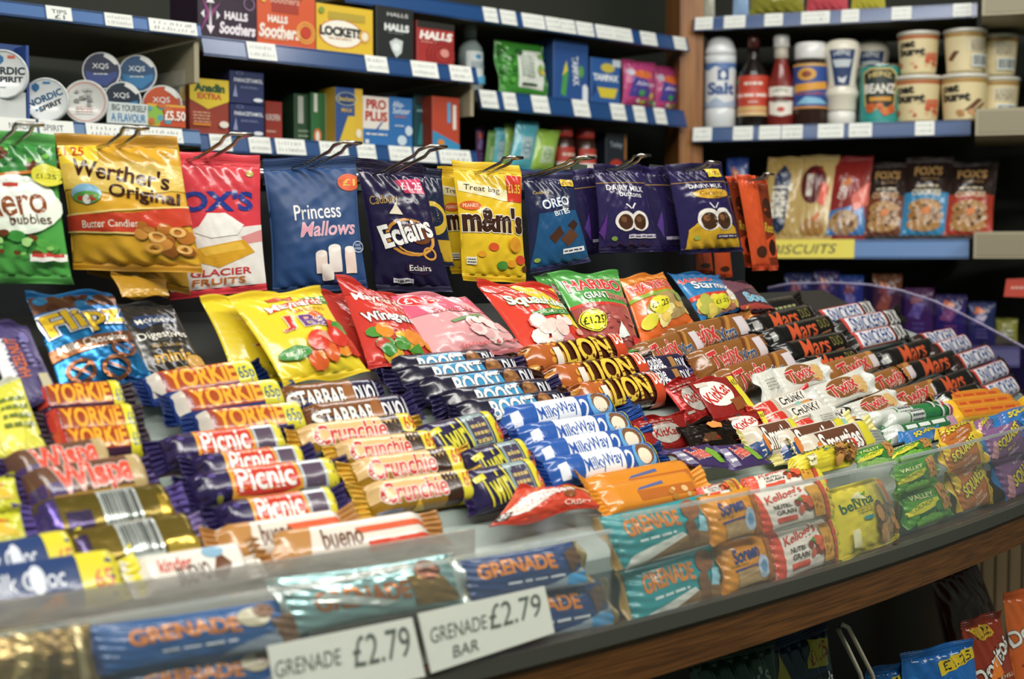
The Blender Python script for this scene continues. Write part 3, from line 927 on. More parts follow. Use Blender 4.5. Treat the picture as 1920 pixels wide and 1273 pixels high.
sty('goldback2', Wm=0.034, base='7c6a2c', art='b .36 .2 .66 .95;r .06 .2 .14 .8 453a5c;r .68 .1 1 .45 c8ac4a', seal='8a7ab0', fin='f', T=.38)
sty('bluey', Wm=0.036, base='2d4270', art='t Milk_Choc .36 .62 .5 .24 d8dce6 bo=.03 sh=.1;e .44 .62 .05 .22 d8dce6;p b8703c .3 .1 .56 .4 .6 .2 .4 .02;r .7 0 1 1 ddd03a;t 65 .84 .5 .12 .24 d06a3c bo=.04;e .1 .2 .08 .2 c04a5c', seal='ddd03a', T=.4)
sty('kinder', 'e6e0d6', 't kinder .3 .66 .3 .24 c8402c bo=.04;t BUENO .44 .42 .3 .3 4a3428 bo=.05 rot=4;p 6a4228 .6 .3 .7 .8 .8 .5 .72 .2;e .66 .8 .1 .14 8ab0c8', seal='e9e6de', T=.4)
sty('bueno', 'e2d8cc', 'r .55 .1 1 .4 d8503c;r .5 .6 1 .75 d8603c;t bueno .4 .6 .26 .4 6a4630 bo=.05 sh=.2;p b8844a 0 0 .16 0 .24 1 0 1', seal='a87438', T=.36)
sty('poloy', Wm=0.024, base='e2b02c', art='r .1 .4 .92 .8 d98428;m .14 .5 .86 .72 1 c8502c;r .06 .06 .16 .3 f0e0c0', seal='dcae2c', T=.6)
sty('minttube', Wm=0.022, base='2f7a44', art='r 0 0 .28 1 d4d8d0;r .3 .1 .5 .95 cfd6cc;m .32 .2 .48 .9 5 556;r .74 0 .77 1 d8dcd6;r .84 .2 .92 .8 d8d8d4;e .88 .5 .02 .2 b83c3c', seal='c8ccc6', sfin='f', T=.85, round=1.0)
sty('mint2', Wm=0.022, base='2f6a40', art='m .2 .2 .9 .85 2 e4e8e0;r 0 .1 .15 .9 c8ccc6;r .8 .3 .95 .8 b890a8', seal='c8ccc6', sfin='f', T=.6)
sty('smart', Wm=0.036, base='d8cdbc', art='r 0 .1 .2 .6 2c4a80;r .18 .3 .76 .95 6a4432;t Smarties .46 .6 .56 .5 f4f0ea bo=.07 sh=.1 ol=5a3426 ow=.04;e .16 .5 .04 .22 d9803c;p dcd03a .76 .3 .8 .95 1 .95 1 .3', seal='dcd28a', T=.34)
sty('frog', base='40305e', art='t Freddo .5 .62 .4 .5 e0503c bo=.07 ol=f2ece4 ow=.06 rot=10;p 7aa83c .74 .2 .7 .7 .84 .85 .96 .6 .9 .2;r 0 .1 .2 .8 8a82a0;m .03 .2 .18 .7 2 eee', seal='54407c', T=.1, axis='u', seals=(.07, .07))
sty('kkslim', Wm=0.034, base='c8bba8', art='r 0 .2 .22 .95 cf3a30;p 8a5230 .2 .2 .3 .6 .5 .5 .44 .15;r .3 .62 .9 .95 e8e4da;t CHUNKY .6 .8 .5 .2 2c2420 bo=.05;p d9903c .62 .2 .66 .6 .92 .6 .9 .2;e .64 .46 .08 .2 8ac0b8', seal='cf3a34', T=.35)
sty('kitkat', '8a2420', 'e .36 .58 .32 .36 ece6de;t KitKat .36 .58 .56 .34 c02e28 bo=.05 rot=20;p 8a4f2a .52 .06 .5 .34 .78 .4 .8 .1;p dcd23a .8 0 .8 1 .94 1 .94 0;t 65 .87 .8 .1 .16 3a2c1c bo=.03;r .06 .82 .3 .94 d8ccc0', fin='g', seal='b8302a', T=.06)
sty('kitside', 'b8302c', 'e .5 .45 .3 .34 e6ddd2;t KitKat .5 .45 .5 .26 c02e28 bo=.05;r .1 .1 .3 .16 d8ccc0;m .1 .7 .7 .9 2 d8a8a0', seal='b8302c', T=.08, fin='f')
sty('balls', 'cf4a34', 'p ead9d0 .02 .1 .2 .6 .5 .75 .6 .6 .3 .1;t Maltesers .46 .55 .66 .3 f4eee8 bo=.05 rot=22 ol=c0402c ow=.04;e .7 .45 .08 .14 8a5230;p e0b03a .6 .92 1 .6 1 .75 .7 1;r .02 .05 .14 .2 3a2c26;t 30 .08 .12 .08 .1 f2eee6;t CRISPY .78 .15 .3 .12 f0dccc', seal='cf4a34', T=.22)
sty('wafer', 'd98a2c', 'r .3 .3 .9 .6 b8682a;p 5a6a9c .3 .62 .6 .7 .6 .8 .34 .7;s 3 8 .6 .1 .98 .5 .03 e0b880,b8803c', seal='d9902c', T=.3)
sty('lime', 'd2d04a', 'r .1 .1 .3 .9 e6e4b0;e .5 .3 .2 .3 e8dc5a;m .4 .3 .9 .8 4 6a7a3a;t 75 .15 .3 .2 .3 c8702c bo=.04;e .0 .6 .3 .3 6a3f22;e .0 .6 .2 .2 d8c07a', seal='d8d8c8', T=.16)
sty('lime2', 'c6c630', 'p d8b83a .1 .2 .5 .8 .9 .3;m .2 .6 .7 .8 1 c8542c', seal='c0c030', T=.2)

# --- the acrylic bin
H = dict(axis='u')
sty('grenb', '285690', 't GRENADE .42 .6 .56 .34 cf7f34 bo=.09 ar=.05;m .28 .22 .66 .33 1 d8e0e8;p 8a98a8 .55 0 .66 .16 1 .5 1 0;e .78 .7 .09 .2 c8c0a4;e .84 .8 .06 .14 7a5236;p 6a4a30 .9 .1 .86 .6 1 .7 1 .1', seal='2a3a6c', sfin='f', axis='u', T=.2, seals=(.05, .06))
sty('grens', '253e70', 't GRENADE .42 .62 .66 .36 cf7f34 bo=.09 ar=.05;m .3 .22 .8 .33 1 d8e0e8;p 9aa8b4 .35 0 .7 .14 1 .4 1 0;p 5a3c28 .86 .3 .84 .75 .95 .9 1 .6;p 4aa0d8 .8 .05 .82 .26 1 .3 1 .05', seal='8a7a4a', axis='u', T=.2, seals=(.04, .05))
sty('grent', '2f9196', 't GRENADE .38 .66 .52 .34 cf7f34 bo=.09 ar=.05;m .2 .34 .56 .45 1 cfe4e2;p dfe4da 0 .0 .1 .18 .62 .36 .66 .28 .3 0;p 8a6a44 .2 0 .66 .28 1 .4 1 0;e .78 .76 .1 .2 8a5a3c;p 9ad0e0 .8 .3 .84 .6 .94 .55 .9 .25;p 7a5236 .68 .1 .66 .5 .76 .66 .8 .1', seal='a88a50', axis='u', T=.2, seals=(.05, .06))
sty('grenf', '9cc4c4', 't GRENADE .4 .45 .56 .36 c87a44 bo=.09;p e6f0ee 0 .8 .7 .95 .72 .84 0 .68;p dfeae6 .1 .5 .5 .2 .6 .25 .2 .6;p 9a7a44 .7 .1 .68 .7 .9 .6 1 .1;e .82 .75 .08 .2 7a4a34', fin='f', seal='c8d4d0', axis='u', T=.2, seals=(.05, .06))  # turquoise wrapper: pale base and white streaks are painted glare
sty('brownfoil', '8a7446', 'p b8a470 .2 0 .3 1 .4 1 .36 0;p 6a5632 .5 0 .56 1 .66 1 .62 0;p c8b88a .8 0 .82 1 .88 1 .9 0', fin='f', seal='9a8450', T=.3)
sty('soreen', 'd8902c', 't Soreen .42 .68 .5 .3 33407c bo=.08 rot=4 sh=.1;r .2 .06 .72 .36 b8986a;l .16 .38 .72 .42 .04 4a4a80;e .72 .34 .13 .24 b8c8d8;e .72 .34 .07 .13 6a9ac0;p a8642c .8 0 .86 .9 1 .9 1 0;m .1 .46 .4 .5 1 5a6a2c', seal='cf8a2c', axis='u', T=.2, seals=(.03, .04))
sty('nutri', 'e8e2d6', 'r 0 0 .12 1 d9553f;t Kellogg\'s .4 .8 .5 .26 cf4a3a sh=.2 bo=.04 rot=6;t NUTRI- .32 .53 .22 .11 4a3a34 bo=.04;t GRAIN .34 .38 .24 .11 4a3a34 bo=.04;r .2 .14 .46 .26 d9553f;s 3 9 .5 .28 .68 .62 .05 c8402f,d9603c,8a3424;p 4f8f3c .5 .62 .56 .7 .58 .56;p d0983c .7 .1 .68 .9 .86 .9 .86 .1;s 7 8 .72 .2 .84 .8 .02 a8702c,b8843a;r .86 0 .92 1 c8503c;r .92 0 1 1 ddd23e;t 75 .96 .6 .05 .3 c8503c bo=.02', seal='d9553f', axis='u', T=.2, seals=(.03, .03))
sty('vita', 'd8c838', 't belVita .42 .74 .58 .17 2f5a3c bo=.05 rot=4;p e6e2b0 .34 .84 .52 .92 .6 .76;p 5a9a3c .52 .86 .64 .9 .58 .82;m .36 .56 .62 .68 3 9a8a3a;r .42 .44 .56 .5 3a8a90;s 5 26 .62 .14 .98 .6 .07 7a5230,5a3a22,9a6a3a,c08a4c;r .16 .1 .26 .34 e6e0b0;p cf4a34 .9 .6 .86 .98 .95 .98 1 .5', seal='d8c838', T=.13)
sty('nature', '5a9a38', 'r 0 .7 1 1 4a8a34;t NATURE .32 .88 .46 .14 3a6a2c bo=.04;t VALLEY .34 .74 .52 .14 d8d8a0 bo=.04;p d9d23c 0 .42 .3 .58 .66 .62 .66 .42 .3 .3 0 .3;t CRUNCHY .34 .5 .44 .1 3a6a34 bo=.03 rot=5;p 2c5c34 .2 .28 .6 .4 .62 .3 .2 .18;e .66 .34 .1 .18 3f7a38;p b8844a .74 .2 .7 .9 .92 .98 .98 .3;s 4 8 .74 .3 .94 .9 .03 8a5a30,cf9a5c;e .4 .08 .3 .16 7ab84a', seal='4a8a34', axis='u', T=.2, seals=(.04, .04))
sty('squac', 'b86c30', 'r .82 0 1 1 d8b83a;p d8b83a 0 .4 .14 .7 .1 1 0 1;t Rice_Krispies .46 .88 .34 .1 f0e0d0 rot=6;t SQUARES .46 .6 .74 .34 e0d044 bo=.09 ol=2c241c ow=.06 rot=10;t Chewy .46 .3 .24 .1 f2e6d8 rot=10;t chocolate .5 .16 .4 .11 f2e6d8 rot=10', seal='d2b032', axis='u', T=.18, seals=(.08, .06))
sty('squap', '86608c', 'p d8a0a8 0 .1 .1 .6 .2 .5 .14 0;t Rice_Krispies .5 .88 .34 .1 f0e4ec rot=8;t SQUARES .54 .6 .74 .34 e0d044 bo=.09 ol=2c2430 ow=.06 rot=10;t Marsh .5 .28 .24 .1 e6c85a rot=10;t mallow .56 .16 .3 .11 f2e6ee rot=10', seal='2f74b0', sfin='f', axis='u', T=.18, seals=(.14, .06))
sty('squab', '3a70b0', 't SQUARES .5 .5 .74 .34 e0d044 bo=.09 ol=1c2c50 ow=.06 rot=8;t chewy .4 .82 .3 .1 e6ecf2', seal='2f74b0', fin='g', axis='u', T=.18, seals=(.14, .06))

# --- crisps on the rack below
sty('crispg', '1d3a26', 't McCoy\'s .5 .5 .8 .4 aab0a0 rot=14 bo=.04', seal='1a3022', T=.25)
sty('crispn', '1f2c44', 'p c8b42c .5 .62 .62 .98 .96 .92 .9 .56;t £1.25 .74 .77 .36 .22 a83a24 rot=10 bo=.03;p c8b42c .02 .5 .1 .95 .24 .5 .16 .3;p 101418 .3 0 .4 .5 .98 .46 1 0;t McCoy\'s .66 .3 .6 .3 d8dcd8 rot=8 bo=.06', seal='22304c', T=.25)
sty('crispb', '2266ae', 'p d8bc30 .42 .5 .98 .72 .98 1 .4 .8;t £1.25 .7 .76 .44 .24 1f1a12 rot=6 bo=.05;s 3 6 .05 .05 .6 .5 .1 1f5ca0,2a74bc', seal='2266ae', T=.2)
sty('crispr', '8c3420', 'p c8a030 .12 .96 .62 1.0 .7 .82 .36 .76;t 1.25 .44 .89 .36 .15 1f1a12 rot=10 bo=.06;t Doritos .5 .42 .96 .3 e6e2da rot=30 bo=.06 ol=1c1614 ow=.06;p e07a2c .3 .1 .5 .5 .62 .2;t CHILLI .7 .14 .4 .06 e6d0b0', seal='7c2e1e', T=.22)
sty('crispo', 'c8622c', 't Doritos .4 .62 .9 .22 e6e2da rot=24 bo=.06 ol=1c1614 ow=.06;p 8a3a1c .1 .1 .4 .4 .5 .1', seal='c05c2a', T=.22)
sty('crispd', '5c2c22', 'p 6e382c .2 .3 .6 .6 .7 .4', seal='54281f', T=.2)

# --- medicine and sweet boxes
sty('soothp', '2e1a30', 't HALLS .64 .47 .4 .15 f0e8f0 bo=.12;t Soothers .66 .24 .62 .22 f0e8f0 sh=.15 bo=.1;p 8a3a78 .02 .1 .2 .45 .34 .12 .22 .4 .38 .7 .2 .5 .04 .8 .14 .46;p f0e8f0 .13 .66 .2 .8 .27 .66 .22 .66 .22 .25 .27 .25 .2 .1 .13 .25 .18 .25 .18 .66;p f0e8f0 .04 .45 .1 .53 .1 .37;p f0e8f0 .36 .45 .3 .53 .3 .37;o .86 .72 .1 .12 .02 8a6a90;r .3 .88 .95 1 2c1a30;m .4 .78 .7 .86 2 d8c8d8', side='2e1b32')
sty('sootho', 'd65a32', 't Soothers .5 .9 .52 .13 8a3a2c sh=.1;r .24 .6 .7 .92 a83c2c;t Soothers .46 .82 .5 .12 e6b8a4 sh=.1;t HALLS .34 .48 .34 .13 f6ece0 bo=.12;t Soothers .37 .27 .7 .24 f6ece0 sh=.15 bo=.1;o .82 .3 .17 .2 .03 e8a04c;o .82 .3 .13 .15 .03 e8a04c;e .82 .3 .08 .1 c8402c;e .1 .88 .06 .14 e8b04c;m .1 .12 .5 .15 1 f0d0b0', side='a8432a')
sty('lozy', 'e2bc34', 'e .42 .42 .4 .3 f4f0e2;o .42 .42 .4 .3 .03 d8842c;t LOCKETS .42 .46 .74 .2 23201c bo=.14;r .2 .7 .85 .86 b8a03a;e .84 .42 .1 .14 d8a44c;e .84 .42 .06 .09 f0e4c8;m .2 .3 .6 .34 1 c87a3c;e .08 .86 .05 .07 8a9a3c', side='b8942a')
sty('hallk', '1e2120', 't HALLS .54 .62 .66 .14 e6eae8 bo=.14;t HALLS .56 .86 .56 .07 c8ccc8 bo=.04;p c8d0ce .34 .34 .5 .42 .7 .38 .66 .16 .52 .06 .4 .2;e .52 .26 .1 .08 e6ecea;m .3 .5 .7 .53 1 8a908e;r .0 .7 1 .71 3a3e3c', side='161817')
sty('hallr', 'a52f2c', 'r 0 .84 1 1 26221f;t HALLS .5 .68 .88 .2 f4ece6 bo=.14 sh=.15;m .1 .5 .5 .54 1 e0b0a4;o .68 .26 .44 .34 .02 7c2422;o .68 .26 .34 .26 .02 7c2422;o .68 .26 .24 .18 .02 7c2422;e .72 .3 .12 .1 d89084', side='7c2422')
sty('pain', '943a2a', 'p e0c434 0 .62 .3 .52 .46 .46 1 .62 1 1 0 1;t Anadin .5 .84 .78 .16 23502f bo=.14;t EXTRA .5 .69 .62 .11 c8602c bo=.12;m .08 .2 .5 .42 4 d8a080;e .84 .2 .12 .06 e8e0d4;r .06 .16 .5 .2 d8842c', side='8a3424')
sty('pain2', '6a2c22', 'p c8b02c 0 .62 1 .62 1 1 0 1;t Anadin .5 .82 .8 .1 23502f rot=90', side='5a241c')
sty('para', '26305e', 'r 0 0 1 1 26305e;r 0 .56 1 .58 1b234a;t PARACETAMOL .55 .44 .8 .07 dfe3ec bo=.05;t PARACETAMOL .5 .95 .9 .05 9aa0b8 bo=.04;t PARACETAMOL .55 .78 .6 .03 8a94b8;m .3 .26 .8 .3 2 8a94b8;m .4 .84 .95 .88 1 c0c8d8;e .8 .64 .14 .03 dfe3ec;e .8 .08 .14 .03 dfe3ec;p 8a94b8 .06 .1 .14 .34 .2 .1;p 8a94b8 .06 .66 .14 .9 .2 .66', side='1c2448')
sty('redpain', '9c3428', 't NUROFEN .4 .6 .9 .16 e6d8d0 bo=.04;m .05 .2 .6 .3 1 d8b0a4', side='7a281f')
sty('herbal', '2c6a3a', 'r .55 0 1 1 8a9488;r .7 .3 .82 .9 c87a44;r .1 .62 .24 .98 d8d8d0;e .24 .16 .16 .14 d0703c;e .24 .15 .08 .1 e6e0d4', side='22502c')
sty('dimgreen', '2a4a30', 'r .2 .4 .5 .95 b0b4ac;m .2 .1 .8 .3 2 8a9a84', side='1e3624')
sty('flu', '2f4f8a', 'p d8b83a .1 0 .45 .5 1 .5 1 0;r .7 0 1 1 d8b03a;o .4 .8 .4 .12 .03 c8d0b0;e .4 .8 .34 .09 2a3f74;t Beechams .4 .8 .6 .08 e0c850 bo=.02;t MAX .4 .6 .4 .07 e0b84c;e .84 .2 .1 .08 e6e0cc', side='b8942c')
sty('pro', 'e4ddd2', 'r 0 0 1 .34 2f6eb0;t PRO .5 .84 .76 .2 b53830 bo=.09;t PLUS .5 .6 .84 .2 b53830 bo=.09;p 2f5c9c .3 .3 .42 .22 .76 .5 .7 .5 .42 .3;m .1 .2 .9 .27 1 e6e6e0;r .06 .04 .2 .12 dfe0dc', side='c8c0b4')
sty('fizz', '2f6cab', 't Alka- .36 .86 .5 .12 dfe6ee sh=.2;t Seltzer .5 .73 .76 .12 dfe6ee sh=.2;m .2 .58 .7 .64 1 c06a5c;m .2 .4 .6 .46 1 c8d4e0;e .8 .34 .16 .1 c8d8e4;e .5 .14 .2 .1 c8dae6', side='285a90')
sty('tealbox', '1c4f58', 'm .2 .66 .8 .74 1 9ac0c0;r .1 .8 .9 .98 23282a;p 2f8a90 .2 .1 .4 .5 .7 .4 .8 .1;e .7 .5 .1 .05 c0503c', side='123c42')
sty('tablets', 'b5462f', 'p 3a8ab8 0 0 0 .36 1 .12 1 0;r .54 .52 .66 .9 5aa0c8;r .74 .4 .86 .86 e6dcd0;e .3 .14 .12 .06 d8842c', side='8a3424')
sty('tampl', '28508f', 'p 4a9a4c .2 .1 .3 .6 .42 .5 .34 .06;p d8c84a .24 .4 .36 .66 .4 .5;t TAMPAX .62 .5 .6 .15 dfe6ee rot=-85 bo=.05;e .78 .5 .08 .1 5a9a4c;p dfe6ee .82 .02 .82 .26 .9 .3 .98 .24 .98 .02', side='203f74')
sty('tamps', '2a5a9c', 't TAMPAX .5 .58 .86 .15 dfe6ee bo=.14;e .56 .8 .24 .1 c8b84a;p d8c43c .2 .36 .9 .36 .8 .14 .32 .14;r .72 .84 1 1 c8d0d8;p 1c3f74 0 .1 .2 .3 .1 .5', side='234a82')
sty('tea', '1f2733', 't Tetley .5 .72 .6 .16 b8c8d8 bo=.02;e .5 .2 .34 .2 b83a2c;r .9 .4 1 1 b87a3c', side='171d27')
sty('cardA', 'cfd8d8', 't BIG_YOURSELF .54 .76 .84 .3 3f4a4c bo=.02;t A_FLAVOUR .52 .3 .84 .38 3f86b8 bo=.03')
sty('cardB', 'd8a83c', 'p c8502c .3 0 .4 .9 1 .9 1 0;e .2 .5 .2 .4 8ab84a;s 3 9 0 0 .6 1 .12 d8c84a,c86a3c,5aa0b0;t £5.50 .7 .5 .56 .44 f4ece4 bo=.07')

# --- tins
sty('tinw', 'e6eaea', 't NORDIC .52 .57 .82 .16 25303c bo=.1;t SPIRIT .62 .4 .54 .12 25303c bo=.1;p 2c6a9c .36 .76 .44 .68 .52 .76 .52 .84 .44 .9 .36 .84;e .26 .4 .025 .02 c8402c;r .6 .82 .74 .88 c8604c;m .4 .22 .56 .26 1 8aa0a4;o .5 .5 .485 .485 .02 c0c8c8', side='d4dada')
sty('tinw2', 'e6eaea', 't NORDIC .48 .54 .82 .16 2c5c84 bo=.1 rot=24;t SPIRIT .6 .38 .54 .12 25303c bo=.1 rot=24;p 2c6a9c .2 .74 .28 .66 .36 .74 .36 .82 .28 .88 .2 .82;e .3 .26 .03 .025 3a8ab8;e .38 .29 .03 .025 3a8ab8;r .44 .86 .6 .91 3a7aa8;o .5 .5 .485 .485 .02 c0c8c8', side='d4dada')
sty('tinp', 'dcdcd8', 'o .5 .5 .44 .44 .015 d0644c;o .5 .5 .49 .49 .03 c8cac6;s 3 22 .3 .42 .62 .78 .05 9a9c98,b0b2ae,8a8c8a;m .3 .24 .66 .4 3 c08a7c', side='d0d0cc')
for _k, _c, _c2 in (('tink', '2a2f4c', '3a4a8a'), ('tinb', '2a4f78', '3a7aac'), ('tinn', '1f2a3c', '3a80b4'), ('tinr', 'c0522c', 'd8a04c')):
    sty(_k, 'd8dcdc', 'e .5 .5 .46 .46 %s;p %s .1 .3 .3 .2 .6 .1 .9 .35 .9 .5 .5 .4 .1 .5;t XQS .48 .62 .42 .16 e6eaea;m .3 .38 .66 .46 1 c8d0d4;p e6e6e2 .6 .96 .8 .88 .93 .7 .86 .66 .7 .8 .56 .88' % (_c, _c2), side='cfd4d4')

# --- right-hand shelves: bottles, jars, pots
sty('salt', 'e0e4e6', parts=[('bottle', 'dfe3e6', 'p', [(.16, 0), (.172, .01), (.172, .2), (.165, .22), (.165, .7), (.172, .72), (.172, .78)]), ('cap', 'e8eaec', 'p', [(.172, .78), (.168, .84), (.14, .92), (.1, .98), (.02, 1)])],
    label=(.22, .7, .166, .166, 80, 'e4e8ea', 'p 5a7ab0 0 .9 .2 .82 .4 .92 .6 .8 .8 .9 1 .84 1 1 0 1;r .44 .6 .7 .84 2a4a84;p e6ecf0 .5 .7 .54 .8 .6 .8 .64 .7 .57 .62;t Salt .52 .42 .66 .28 3a5a94 bo=.1;p a8b8d0 0 .2 .2 .1 .4 .22 .6 .1 1 .2 1 0 0 0'))
sty('soy', '241a16', parts=[('bottle', '1c1512', 'g', [(.155, 0), (.165, .02), (.165, .52), (.15, .6), (.075, .72), (.06, .78), (.06, .86)]), ('cap', '5a2c28', 'p', [(.068, .86), (.068, .95), (.06, 1), (.01, 1)])],
    label=(.12, .55, .166, .166, 85, 'c8432f', 'r 0 .12 1 .24 d8b070;r 0 0 1 .1 e0c08a;m .3 .72 .7 .88 1 f0e0d0;r .05 .42 .95 .6 d85a44;m .1 .44 .9 .58 1 f2e6dc;m .4 .3 .6 .38 1 f0dccc;e .12 .86 .05 .06 5a8a4c'))
sty('ketchup', '7a2c26', parts=[('bottle', '7c2822', 'g', [(.145, 0), (.155, .02), (.16, .3), (.15, .45), (.1, .62), (.07, .72), (.07, .84)]), ('neck_band', 'b8b0a0', 'c', [(.072, .74), (.078, .75), (.078, .85), (.07, .86)]), ('cap', 'e4e2de', 'p', [(.085, .86), (.088, .88), (.088, .97), (.08, 1), (.01, 1)])],
    label=(.1, .44, .157, .15, 62, '7c2822', 'p ece6da .12 .1 .04 .96 .96 .96 .88 .1 .5 .02;t HEINZ .5 .82 .5 .12 4a5a4a bo=.03 ar=.04;t TOMATO .5 .62 .5 .1 3f4a44 bo=.03;t KETCHUP .5 .5 .5 .1 3f4a44 bo=.03;e .5 .24 .12 .08 c03a2c'))
sty('pickle', '3a2418', parts=[('bottle', '33201a', 'g', [(.19, 0), (.205, .03), (.205, .7), (.19, .76), (.165, .8)]), ('cap', 'e4e4e2', 'p', [(.19, .8), (.195, .82), (.195, .97), (.185, 1), (.01, 1)])],
    label=(.2, .74, .207, .207, 80, '2f5098', 'r 0 .94 1 1 d8a84c;r 0 0 1 .05 d8943c;e .42 .76 .2 .14 d8a03c;e .42 .76 .1 .07 8a3c24;p e2a03a .12 .36 .14 .54 .88 .6 .88 .44;m .2 .3 .8 .36 1 c8523c;p 8ac0e0 .2 .1 .4 .26 .7 .22 .9 .1'))
sty('mayo', 'e2dccb', parts=[('bottle', 'e6e0cf', 'p', [(.165, .16), (.17, .18), (.175, .3), (.2, .34), (.205, .37), (.18, .42), (.165, .5), (.19, .7), (.215, .86), (.2, .95), (.15, .99), (.02, 1)]), ('cap', 'eceae4', 'p', [(.15, 0), (.165, .01), (.165, .15), (.155, .16)])],
    label=(.44, .88, .176, .215, 52, 'e6e0cf', 'p 2a3f6c .1 .96 .9 .96 .76 .02 .24 .02;p c8d0d4 .2 .7 .8 .7 .72 .5 .28 .5;t HEINZ .5 .84 .5 .12 dfe4e8 bo=.04 ar=.05;p dfe4e8 .4 .12 .36 .26 .5 .2 .66 .28 .58 .08'))
sty('beans', '2f9a94', parts=[('can_body', '2f9a94', 'p', [(.32, 0), (.335, .01), (.335, .02), (.325, .04), (.325, .95), (.335, .965)]), ('rim', 'b8bcba', 's', [(.335, .965), (.338, .98), (.335, 1), (.32, 1), (.315, .975), (.01, .975)])],
    label=(.05, .94, .327, .327, 70, '2f9a94', 'p d8b860 .12 .9 .3 .99 .76 .99 .92 .88 .86 .3 .8 .2 .22 .2 .18 .3;p 22302e .15 .88 .32 .96 .74 .96 .88 .86 .82 .32 .76 .24 .26 .24 .22 .32;t HEINZ .52 .84 .48 .1 e0c878 bo=.04 ar=.04;t BEANZ .52 .6 .68 .18 f2ede0 bo=.08;r .3 .36 .76 .44 d89a3a;s 3 14 .24 .12 .82 .3 .07 d9783a,c8602c'))
sty('pot', 'e4d3a4', parts=[('cup', 'e4d3a4', 'c', [(.36, 0), (.385, .01), (.455, .88)]), ('lid', 'd9d6cc', 'p', [(.475, .88), (.485, .9), (.485, .94), (.465, .96), (.01, .965)])],
    label=(.04, .86, .392, .455, 86, 'e4d3a4', 'r 0 .9 1 1 b5653c;t oat .3 .76 .3 .2 2a241c bo=.14;t burst .38 .55 .48 .24 2a241c bo=.14;p d86a4c .62 .3 .64 .5 .88 .52 .9 .3;s 3 9 .4 .08 .86 .28 .05 d8967a,c85c3c,e6b890;e .14 .2 .06 .07 c06a3c;m .5 .4 .8 .46 1 c8a878'))
sty('potb', 'e4d3a4', parts=[('cup', 'e4d3a4', 'c', [(.36, 0), (.385, .01), (.455, .88)]), ('lid', 'd9d6cc', 'p', [(.475, .88), (.485, .9), (.485, .94), (.465, .96), (.01, .965)])],
    label=(.04, .86, .392, .455, 86, 'e4d3a4', 'r 0 .9 1 1 b08a4c;t oat .28 .76 .3 .2 2a241c bo=.14;t burst .36 .55 .48 .24 2a241c bo=.14;p 6a4630 .5 .2 .72 .5 .82 .48 .62 .2;p 7a5434 .6 .16 .84 .42 .9 .4 .7 .14;s 3 8 .4 .06 .86 .2 .05 c89a6a,b8844c'))
sty('potc', 'e2d2a6', parts=[('cup', 'e2d2a6', 'c', [(.36, 0), (.385, .01), (.455, .88)]), ('lid', 'd9d6cc', 'p', [(.475, .88), (.485, .9), (.485, .94), (.465, .96), (.01, .965)])],
    label=(.04, .86, .392, .455, 86, 'e2d2a6', 'r 0 .9 1 1 b08a4c;p 6a4630 .06 .3 .2 .52 .3 .5 .16 .24;r .46 .5 .8 .84 ece4cc;m .48 .52 .78 .82 6 9a8a6a;b .5 .08 .82 .42'))
sty('sanit', 'aebab8', parts=[('bottle', '8c9a98', 'g', [(.16, 0), (.18, .02), (.18, .55), (.17, .66), (.1, .76), (.075, .8)]), ('cap', '9aa2a0', 'p', [(.09, .8), (.09, .95), (.08, .97), (.08, 1), (.01, 1)])],
    label=(.12, .6, .181, .178, 60, 'd8e0e0', 'e .5 .84 .14 .07 4a90c0;m .2 .5 .8 .72 4 6a8a98;p 5aa8d0 .1 .04 .3 .2 .8 .3 .9 .04'))

# --- packs on the back shelves
sty('wipes', '3f8a34', 'p dde2d8 .3 .12 .32 .8 .9 .82 .94 .5 .86 .1;m .36 .3 .66 .72 7 8a9a8a;e .8 .46 .06 .1 8aa84c;e .84 .42 .04 .04 d8b03a;r .36 .16 .7 .2 2c4a2c;e .36 .76 .07 .06 2c5c34;e .82 .72 .05 .05 8ab04c;s 3 14 0 .1 .25 .95 .04 58a844,2f7028', axis='u', T=.18, seals=(.05, .04))
sty('pads', 'b8447c', 'p 4a3f90 .1 .2 .2 .7 .6 .6 .8 .2;e .5 .74 .3 .1 d8703c;e .16 .78 .1 .08 c8c0d0;t Always .55 .5 .6 .14 e6dcec sh=.2;s 5 9 .2 .04 .95 .3 .08 d8b84a,4a9a5c,c84a6a,d0d8c0', T=.2)
sty('tissb', '5ab0c0', 'r .28 .2 .72 .7 a8c0c4;o .5 .45 .18 .14 .03 3a6a7c;m .36 .4 .64 .5 1 3a6a7c', T=.2)
sty('tissg', '94b84c', 'r .24 .16 .76 .62 b4c8a0;o .5 .4 .18 .12 .03 4f7a44;m .36 .36 .64 .44 1 4f7a44', T=.2)
sty('tissd', '6a9a48', 'r .3 .2 .7 .6 a0b890', T=.2)
sty('tasties', 'b89a5c', 'p 22304c .3 .1 .24 .8 .5 .95 .72 .8 .66 .1 .5 .02;t Tasties .5 .46 1.1 .24 ece6d4 rot=-90 bo=.06', T=.18)
sty('tasties2', 'c4a86c', 'e .42 .66 .34 .26 5a1f22;r .24 .5 .4 .8 d8cfc0;t TASTIES .32 .65 .36 .1 6a2a24 rot=90 bo=.04;s 3 8 .4 .5 .7 .9 .06 8a8a2c,6a2a20,a84030;p e0644c .56 .42 .66 .7 .84 .62 .76 .36;e .5 .1 .3 .12 a87c44', T=.18, sticker='p d8703c .5 .2 .6 .3 .66 .26 .56 .16')
sty('cookr', '8c2a26', 'p 3a7ab8 0 0 0 .3 .9 .4 1 .1 1 0;e .46 .16 .36 .16 b08a5c;s 3 7 .2 .05 .7 .28 .05 4a2f20,6a4630;p e07060 .66 .3 .6 .5 1 .72 1 .4;t COOKIES .4 .6 .6 .1 e6d8cc rot=80 bo=.04', T=.18, sticker='p d0782c .36 .68 .5 .76 .56 .68 .44 .62')
